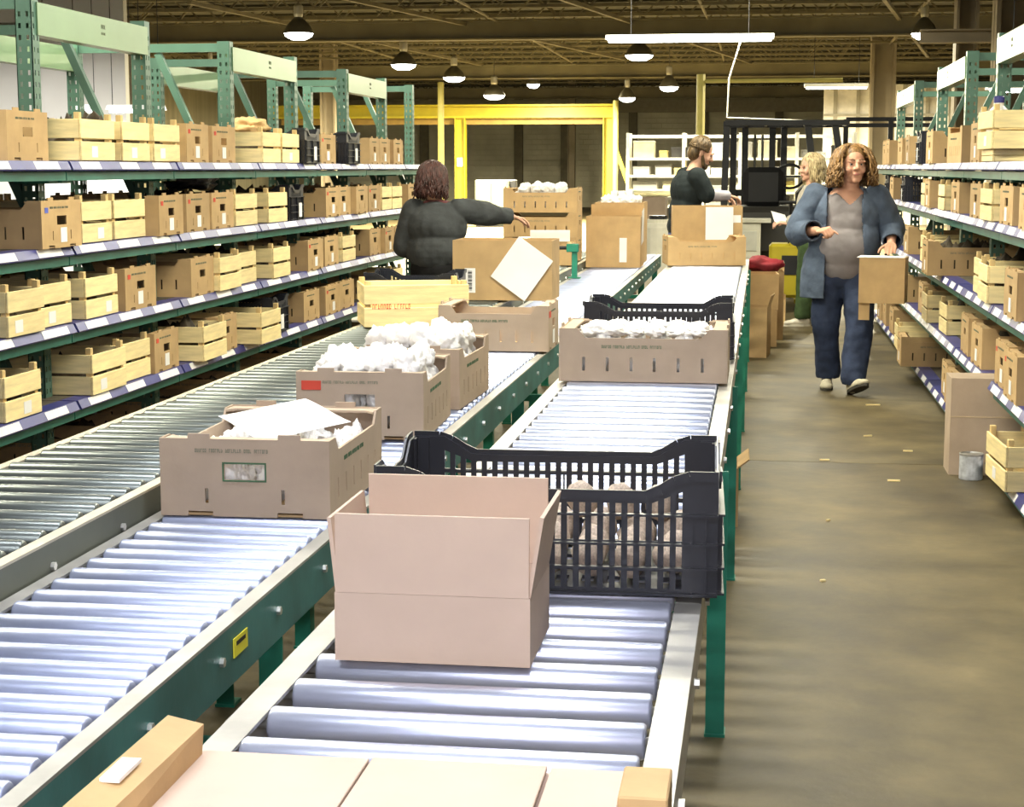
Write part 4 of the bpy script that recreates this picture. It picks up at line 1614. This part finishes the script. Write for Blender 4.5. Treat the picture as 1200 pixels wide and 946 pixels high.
# ---- fair-haired woman half hidden behind the walking woman
b0 = at(938, 381, z=0)
BW = thing('person', 'fair-haired woman in green trousers standing behind the walking woman', 'person', (b0.x + .06, b0.y, 0))
hc4 = V((.0, -.01, 1.50))
T4_ = Matrix.Rotation(-PI / 2 + .35, 3, 'Z') @ Matrix.Rotation(.08, 3, 'X')
b = MB()
head_shape(b, hc4, T4_, 1.0)
b.cap((.02, .0, 1.30), hc4 + V((.01, 0, -.05)), .058, .052)
b.ell((.02, 0, 1.16), (.12, .165, .19))
b.ell((.02, 0, .92), (.13, .16, .19))
limb(b, [V((.0, -.17, 1.28)), V((-.04, -.22, 1.04)), V((-.20, -.20, .98))], [.055, .043, .027])
limb(b, [V((.0, .17, 1.28)), V((-.03, .22, 1.04)), V((-.20, .16, .99))], [.055, .043, .027])
limb(b, [V((.02, -.09, .82)), V((-.02, -.10, .45)), V((-.04, -.12, .09))], [.085, .058, .037])
limb(b, [V((.02, .09, .82)), V((.05, .10, .45)), V((.10, .10, .09))], [.085, .058, .037])
hand_shape(b, V((-.20, -.20, .98)), (-.9, .1, .1), (0, .2, -1), -1, .5)
hand_shape(b, V((-.20, .16, .99)), (-.9, -.1, .1), (0, -.2, -1), 1, .5)
ob('body', remesh('body', b, .006, 3, skin), BW)
face_parts(BW, hc4, T4_, 1.0, M('brow_fair', (.25, .17, .08), .8))
ob('hair', hair_mesh(hc4, T4_, 1.02, 25, .20, .03, 480, hairmat('hair_fair', (.30, .21, .09), (.66, .53, .30)), front=.30, wave=.012), BW)
b = MB()
b.ell((.02, 0, 1.16), (.145, .185, .18))
b.ell((.02, 0, .95), (.155, .185, .2))
limb(b, [V((.0, -.17, 1.28)), V((-.04, -.22, 1.04)), V((-.17, -.20, .99))], [.075, .065, .05])
limb(b, [V((.0, .17, 1.28)), V((-.03, .22, 1.04)), V((-.17, .16, 1.0))], [.075, .065, .05])
ob('blouse', remesh('blouse', b, .009, 3, cloth('blouse_grey', (.36, .33, .27), .2), .006, 9, cut=lambda c, n: c.z < .74 or c.z > 1.335, thick=.005), BW)
b = MB()
b.ell((.02, 0, .80), (.145, .18, .13))
limb(b, [V((.02, -.09, .82)), V((-.02, -.10, .45)), V((-.04, -.12, .12))], [.115, .09, .08])
limb(b, [V((.02, .09, .82)), V((.05, .10, .45)), V((.10, .10, .12))], [.115, .09, .08])
ob('trousers', remesh('trousers', b, .009, 3, cloth('trousers_green', (.045, .075, .03), .3), .006, 9, cut=lambda c, n: c.z < .075, thick=.004), BW)
wsh = M('shoe_white', (.66, .62, .52), .6)
shoe(BW, V((.02, -.12, .002)), (-1, -.15, 0), (0, 0, 1), wsh, wsh)
shoe(BW, V((.16, .10, .002)), (-.9, -.4, 0), (0, 0, 1), wsh, wsh)
sheet('white slip of paper held by the fair-haired woman', (b0.x - .22, b0.y - .02, 1.02), (.5, .3, .4), .15, .20, .01)
# ------------------------------------------------------------------ far part of the hall
def wpos(px, Y):
    return at(px, 197, Y=Y).x


# yellow gantry frame
GYY = 50
zt_ = lambda py, Y: at(700, py, Y=Y).z
t = thing('gantry_crane', 'yellow steel gantry frame in front of the back wall', 'crane', (wpos(560, GYY), GYY, 0))
x0, x1, xl = wpos(540, GYY) - t.location.x, wpos(713, GYY) - t.location.x, wpos(330, GYY) - t.location.x
zt, zb = zt_(122, GYY), zt_(138, GYY)
for nm, za, zc in (('top_beam', zb, zt),):
    b = MB()
    b.box(((xl + x1) / 2, 0, zc - .03), (x1 - xl + .5, .4, .06))
    b.box(((xl + x1) / 2, 0, za + .03), (x1 - xl + .5, .4, .06))
    b.box(((xl + x1) / 2, 0, (za + zc) / 2), (x1 - xl + .5, .05, zc - za))
    build(nm, b, yellow, t)
b = MB()
b.box(((xl + x1) / 2, .1, zb - .09), (x1 - xl, .1, .18))
build('runway_rail', b, M('rail_brown', (.24, .15, .03), .6), t)
for x in (x0, x1):
    b = MB()
    b.box((x, 0, zb / 2), (.30, .05, zb))
    b.box((x - .14, 0, zb / 2), (.03, .3, zb))
    b.box((x + .14, 0, zb / 2), (.03, .3, zb))
    b.box((x, 0, .02), (.5, .5, .04))
    build('column', b, yellow, t)
b = MB()
b.bar((x1 + .1, -.05, zb - .6), (x1 + .95, -.05, .05), .12)
build('diagonal_brace', b, yellow, t)
bx('notice', t, (x0, -.16, zt_(190, GYY)), (.16, .01, .25), white)
for px, Y, zz in ((517, 40, 95), (820, 30, 88), (721, 48, 118)):
    b = MB()
    b.cyl((0, 0, 0), (0, 0, zt_(zz, Y)), .075, 12)
    b.cyl((0, 0, 0), (0, 0, .02), .16, 12)
    tag(build('standpipe', b, M('pipe_yellow', (.26, .23, .06), .5), None, (wpos(px, Y), Y, 0), smooth=False),
        {517: 'tall olive-yellow standpipe beside the gantry column', 820: 'tall yellow pipe behind the bearded man', 721: 'thin yellow pipe beside the gantry brace'}[px], 'pipe')
b = MB()
b.cyl((wpos(822, 30), 30, zt_(96, 30)), (wpos(985, 30), 30, zt_(96, 30)), .035, 8)
tag(build('cross_pipe', b, M('pipe_yellow', (.26, .23, .06), .5)), 'level pipe running along from the top of the tall yellow pipe', 'pipe')

# pale machine cabinet by the gantry
t = thing('machine_cabinet', 'pale green machine cabinet beside the gantry column', 'cabinet', (wpos(578, 44), 44, 0))
mg = M('machine_green', (.17, .19, .13), .6)
bx('body', t, (0, 0, .62), (.85, .7, 1.15), mg, .02)
bx('door', t, (-.2, -.36, .62), (.38, .02, 1.0), mg, .005)
bx('door', t, (.2, -.36, .62), (.38, .02, 1.0), mg, .005)
bx('plinth', t, (0, 0, .04), (.8, .65, .08), dark)
bx('motor', t, (.5, .1, 1.0), (.2, .3, .4), dark, .02)

# white steel shelving with packed goods
SY = 27
t = thing('steel_shelving', 'long white steel shelving full of pale boxes behind the forklift', 'shelving', (wpos(860, SY), SY, 0))
sw = M('shelving_white', (.72, .70, .58), .5)
xa, xb = wpos(737, SY) - t.location.x, wpos(1000, SY) - t.location.x
lev = [zt_(y, SY) for y in (160, 185, 205, 224, 240)] + [.35]
for i in range(5):
    x = xa + (xb - xa) * i / 4
    for y in (-.25, .25):
        bx('upright', t, (x, y, 1.02), (.05, .05, 2.04), sw)
for z in lev[1:]:
    bx('shelf', t, ((xa + xb) / 2, 0, z - .02), (xb - xa, .56, .04), sw)
for i in range(4):
    bx('top_tie', t, (xa + (xb - xa) * (i + .5) / 4, .25, lev[0]), ((xb - xa) / 4 - .05, .03, .05), sw)
q = random.Random(6)
pal = [M('pack_white', (.80, .78, .70), .6), M('pack_cream', (.66, .60, .42), .7), M('pack_yellow', (.62, .52, .18), .7), M('pack_grey', (.40, .38, .33), .7), M('pack_dark', (.06, .055, .05), .7)]
nm_ = ['white', 'cream', 'yellowish', 'grey', 'dark']
for k, z in enumerate(lev[1:]):
    x = xa + .08
    while x < xb - .3:
        w = q.uniform(.12, .38)
        h = q.uniform(.08, .3 if k == 0 else .17)
        m = q.choice((0, 0, 1, 1, 2, 3, 4)) if k < 4 else q.choice((1, 3, 4))
        o = thing('packed_box', f'{nm_[m]} packed box on the white steel shelving behind the forklift', 'box', (t.location.x + x + w / 2, SY - .05, z), 0, f'{nm_[m]} boxes on the white shelving')
        bx('body', o, (0, 0, h / 2 + .0005), (w, .3, h), pal[m], .006)
        bx('lid', o, (0, 0, h - .02), (w + .008, .308, .03), pal[m], .003)
        x += w + q.uniform(.01, .10)
# round crate of rolls in front (pale loop)
b = MB()
pts = [(math.cos(a) * .32, math.sin(a) * .12, 0) for a in [2 * PI * i / 30 for i in range(31)]]
b.tube(pts, .05, 8)
tag(build('hose_coil', b, M('hose_cream', (.62, .57, .36), .6), None, (wpos(765, 24), 24, zt_(226, 24))), 'cream hose coil hanging on the shelving beyond the bearded man', 'hose')
o = thing('coil_stand', 'pale table under the hose coil beyond the bearded man', 'table', (wpos(765, 24), 24, 0))
zc_ = zt_(226, 24) - .052
bx('table_top', o, (0, 0, zc_ - .02), (1.1, .5, .04), sw)
for x in (-.5, .5):
    for y in (-.2, .2):
        bx('leg', o, (x, y, (zc_ - .04) / 2), (.05, .05, zc_ - .04), sw)

# forklift
FY = 20.5
t = thing('forklift', 'black forklift truck with overhead guard parked behind the packers', 'forklift', (wpos(905, FY), FY, 0))
fx = lambda px: wpos(px, FY) - t.location.x
fz = lambda py: zt_(py, FY)
b = MB()
for px in (858, 872):
    b.box((fx(px), .7, fz(141) / 2), (.075, .12, fz(141)))
for px in (905, 919):
    b.box((fx(px), .7, fz(141) / 2), (.075, .12, fz(141)))
for z in (.4, 1.2, fz(143)):
    b.box((fx(888), .74, z), (fx(919) - fx(858), .06, .08))
build('mast', b, dark, t)
b = MB()
for px in (884, 893):
    b.tube([(fx(px), .66, .3), (fx(px), .66, 1.9)], .015)
build('lift_chain', b, M('chain_grey', (.1, .1, .09), .5), t)
b = MB()
for i in range(7):
    x = fx(850) + (fx(990) - fx(850)) * i / 6
    b.bar((x, -.55, fz(146)), (x, .6, fz(146)), .035)
for y in (-.55, .6):
    b.bar((fx(850), y, fz(146)), (fx(990), y, fz(146)), .06)
for px, p2, y in ((944, 958, -.5), (975, 992, -.5), (852, 850, -.5)):
    b.bar((fx(px), y, fz(146)), (fx(p2), y, 1.0), .075)
build('overhead_guard', b, dark, t)
bx('seat_hood', t, (fx(895), 0, 1.28), (.46, .5, .46), M('seat_black', (.01, .01, .011), .6), .06)
bx('body', t, (fx(915), -.05, .78), (1.1, 1.3, .56), M('forklift_body', (.03, .028, .024), .5), .06)
bx('counterweight', t, (fx(958), -.25, .9), (.5, .9, .8), M('forklift_body', (.03, .028, .024), .5), .08)
b = MB()
b.tube([(math.cos(a) * .17, 0, math.sin(a) * .17) for a in [2 * PI * i / 24 for i in range(25)]], .016)
b.tube([(-.17, 0, 0), (.17, 0, 0)], .012)
build('steering_wheel', b, dark, t, (fx(926), .3, 1.40), (.6, 0, 0))
for x in (-.42, .42):
    for y in (-.45, .55):
        b = MB()
        b.cyl((x - .09, y, .25), (x + .09, y, .25), .25, 20)
        build('wheel', b, M('tyre', (.015, .015, .015), .9), t)
# yellow pallet truck body and grey cabinet by the walkway
t = thing('pallet_truck', 'yellow pallet truck standing beyond the conveyor cartons', 'pallet truck', (.30, 18.2, 0))
bx('body', t, (0, 0, .44), (.42, .4, .56), yellow, .03)
bx('panel', t, (.02, -.204, .5), (.2, .01, .2), dark)
bx('sloping_cover', t, (.16, -.02, .78), (.36, .36, .05), yellow, .01, (0, -.45, 0))
for x in (-.14, .14):
    bx('fork', t, (x, .8, .09), (.15, 1.15, .05), yellow, .01)
for x in (-.14, .14):
    b = MB()
    b.cyl((x - .03, 0, .08), (x + .03, 0, .08), .08, 16)
    build('wheel', b, dark, t)
b = MB()
b.tube([(0, -.1, .7), (0, -.22, 1.0), (0, -.3, 1.15)], .02)
b.tube([(-.12, -.3, 1.15), (.12, -.3, 1.15)], .018)
build('handle', b, dark, t)
t = thing('parts_cabinet', 'pale steel cabinet beside the forklift behind the packers', 'cabinet', (-.3, 19.4, 0))
bx('body', t, (0, 0, .46), (.6, .5, .88), M('cabinet_cream', (.55, .53, .43), .6), .01)
bx('worktop', t, (.05, 0, .92), (.72, .56, .04), M('cabinet_cream', (.55, .53, .43), .6), .004)
bx('drawer', t, (0, -.256, .7), (.52, .012, .22), M('cabinet_front', (.48, .47, .40), .6), .003)
bx('drawer', t, (0, -.256, .42), (.52, .012, .22), M('cabinet_front', (.48, .47, .40), .6), .003)
bx('plinth', t, (0, 0, .012), (.5, .4, .024), dark)
# dark guard rail that runs on to the rack
t = thing('guard_rail', 'dark steel guard rail running behind the rack across the walkway', 'rail', (wpos(1040, 22), 22, 0))
gx0, gx1 = wpos(990, 22) - t.location.x, wpos(1095, 22) - t.location.x
for py in (141, 148):
    b = MB()
    b.bar((gx0, 0, zt_(py, 22)), (gx1, 0, zt_(py, 22)), .05)
    build('rail', b, dark, t)
for x in (gx0, (gx0 + gx1) / 2, gx1):
    bx('post', t, (x, 0, zt_(141, 22) / 2), (.06, .06, zt_(141, 22)), dark)
# carton pallet and barrels in the man's background
t = thing('drum', 'white plastic drum standing behind the bearded man', 'drum', (wpos(772, 19), 19, 0))
b = MB()
b.lathe([(.2, 0), (.23, .03), (.23, .85), (.2, .9), (.12, .9), (.12, .94)], 20)
build('barrel', b, M('drum_white', (.66, .63, .52), .5), t, smooth=False)
b = MB()
b.lathe([(.1, .94), (.1, .98), (.0, .98)], 16, caps=False)
build('cap', b, dark, t)
flapbox('tall grey-brown carton standing behind the white drum', (wpos(755, 21), 21, 0), 0, .55, .5, 1.15, card_grey, (0, 0, 0, 0))

# ------------------------------------------------------------------ lamps
glow = M('tube_glow', (1.0, 1.0, .97), .5, emit=9, var=0)
domeglow = M('dome_glow', (1.0, 1.0, .93), .5, emit=12, var=0)
enam = M('fixture_enamel', (.62, .62, .58), .4)
domem = M('dome_metal', (.10, .09, .06), .45, .3)


def fluoro(x, y, z, L, lab, colr, watt, rz=0., ceil=4.66, group='fluorescent fixtures over the conveyors'):
    t = thing('fluorescent_light', lab, 'light', (x, y, z), rz, group)
    b = MB()
    pr = [(-.13, .0), (-.06, .07), (.06, .07), (.13, .0), (.12, -.004), (.055, .055), (-.055, .055), (-.12, -.004)]
    n = len(pr)
    b.add([(sx * L / 2, yy, zz) for sx in (-1, 1) for yy, zz in pr], [(q, (q + 1) % n, n + (q + 1) % n, n + q) for q in range(n)] + [tuple(range(n - 1, -1, -1)), tuple(range(n, 2 * n))])
    build('housing', b, enam, t)
    for s in (-1, 1):
        b = MB()
        b.cyl((-L / 2 + .04, s * .05, -.01), (L / 2 - .04, s * .05, -.01), .028, 10)
        build('tube', b, glow, t)
        b = MB()
        b.cyl((s * L * .35, 0, .07), (s * L * .35, 0, ceil - z), .006, 6)
        build('hanger', b, dark, t)
    ld = bpy.data.lights.new('tube_light', 'AREA')
    ld.shape = 'RECTANGLE'
    ld.size = L - .1
    ld.size_y = .13
    ld.energy = watt
    ld.color = colr
    lo = ob('tube_light', ld, t, (0, 0, -.05))
    return t


for i, y in enumerate((-3.0, .6, 3.6)):
    fluoro(-.7, y, 3.3, 2.44, 'cool white fluorescent fixture hanging over the near end of the conveyors', COOL, NEAR_TUBE_W)
for i, y in enumerate((7.2, 11.2, 15.2)):
    fluoro(-.7, y, 3.3, 2.44, 'warm white fluorescent fixture hanging over the middle of the conveyors', WARM, TUBE_W)
for y in (5.0, 9.5, 14):
    fluoro(-4.4, y, 3.4, 2.44, 'warm white fluorescent fixture hanging over the crate rack', WARM, TUBE_W, group='fixtures over the crate rack')
for y in (6.5, 11.5, 16):
    fluoro(2.6, y, 3.4, 1.22, 'short fluorescent fixture hanging over the rack across the walkway', WARM, TUBE_W * .5, PI / 2, group='fixtures over the far rack')
p = at(808, 46, Y=25.5)
fx_ = fluoro(p.x, p.y, p.z, 2.44, 'long bright fluorescent fixture hanging across the hall over the bearded man', WARM, TUBE_W, group=None)
b = MB()
e = at(852, 138, Y=25.5)
b.tube([(p.x + .75, p.y, p.z + .0), (e.x + .02, e.y, (p.z + e.z) / 2), tuple(e)], .013)
e2 = at(985, 143, Y=25.5)
b.tube([tuple(e), tuple(e2)], .013)
tag(build('light_cord', b, M('cord_white', (.4, .39, .33), .6)), 'white cord dropping from the long fluorescent fixture', 'cord')
p = at(980, 102, Y=35)
fluoro(p.x, p.y, p.z, 1.25, 'short bright fluorescent fixture in front of the pale partition', WARM, TUBE_W, group=None)
p = at(1192, 104, Y=18)
fluoro(p.x + .5, p.y, p.z, 1.6, 'bright fluorescent fixture behind the rack across the walkway', WARM, TUBE_W, group=None)
for px in (100, 143, 176):
    p = at(px, 129, Y=22.5)
    fluoro(p.x, p.y, p.z, .38, 'short fluorescent fixture in front of the white inner wall', (1, .97, .9), TUBE_W * .5, 0, group='fixtures at the white inner wall')
for px in (-60, 30):
    p = at(px, 170, Y=21.5)
    fluoro(p.x, p.y, 3.3, .85, 'fluorescent fixture lighting the white inner wall', (1, .97, .9), TUBE_W * .6, 0, group='fixtures lighting the inner wall')
p = at(800, 140, Y=24.6)  # added fixture, hung above the view to brighten the white shelving
fluoro(p.x, p.y, 4.35, 2.0, 'added fluorescent fixture out of view that brightens the white steel shelving', (1, .94, .72), TUBE_W * 4.0, 0, group='added fixture over the shelving')


def dome(px, py, Y, r, lab):
    p = at(px, py, Y=Y)
    t = thing('dome_light', lab, 'light', tuple(p), 0, 'dome lights under the ceiling')
    b = MB()
    b.lathe([(r, -.02), (r * .97, .03), (r * .75, .13), (r * .4, .22), (r * .25, .25), (r * .25, .26), (r * .42, .215), (r * .78, .12), (r * .99, .02), (r * 1.02, -.02)], 24, caps=False)
    build('shade', b, domem, t, smooth=True)
    b = MB()
    b.lathe([(.001, -.13), (r * .5, -.12), (r * .88, -.07), (r * 1.0, -.01), (r * .95, .02), (.001, .02)], 24, caps=False)
    build('lens', b, domeglow, t, smooth=True)
    b = MB()
    b.lathe([(r * .26, .25), (r * .32, .30), (r * .32, .44), (r * .2, .48)], 16)
    build('ballast', b, M('ballast_metal', (.5, .48, .4), .3, .6), t)
    b = MB()
    b.cyl((0, 0, .48), (0, 0, max(.5, 4.68 - p.z)), .012, 6)
    build('hanger', b, domem, t)
    ld = bpy.data.lights.new('dome_lamp', 'AREA')
    ld.shape = 'DISK'
    ld.size = r * 1.8
    ld.energy = DOME_W
    ld.color = SODIUM
    ob('dome_lamp', ld, t, (0, 0, -.15))


DOMES = [(350, 38, 29, .225), (473, 75, 36, .24), (532, 90, 41, .24), (579, 111, 44, .25), (625, 98, 47, .16), (749, 64, 36, .26), (735, 114, 46, .20),
         (784, 101, 41, .20), (1083, 38, 31, .20), (247, 86, 38, .14), (1041, 102, 42, .14)]
for px, py, Y, r in DOMES:
    dome(px, py, Y, r * 1.12, 'round dome light glowing under the dark ceiling')
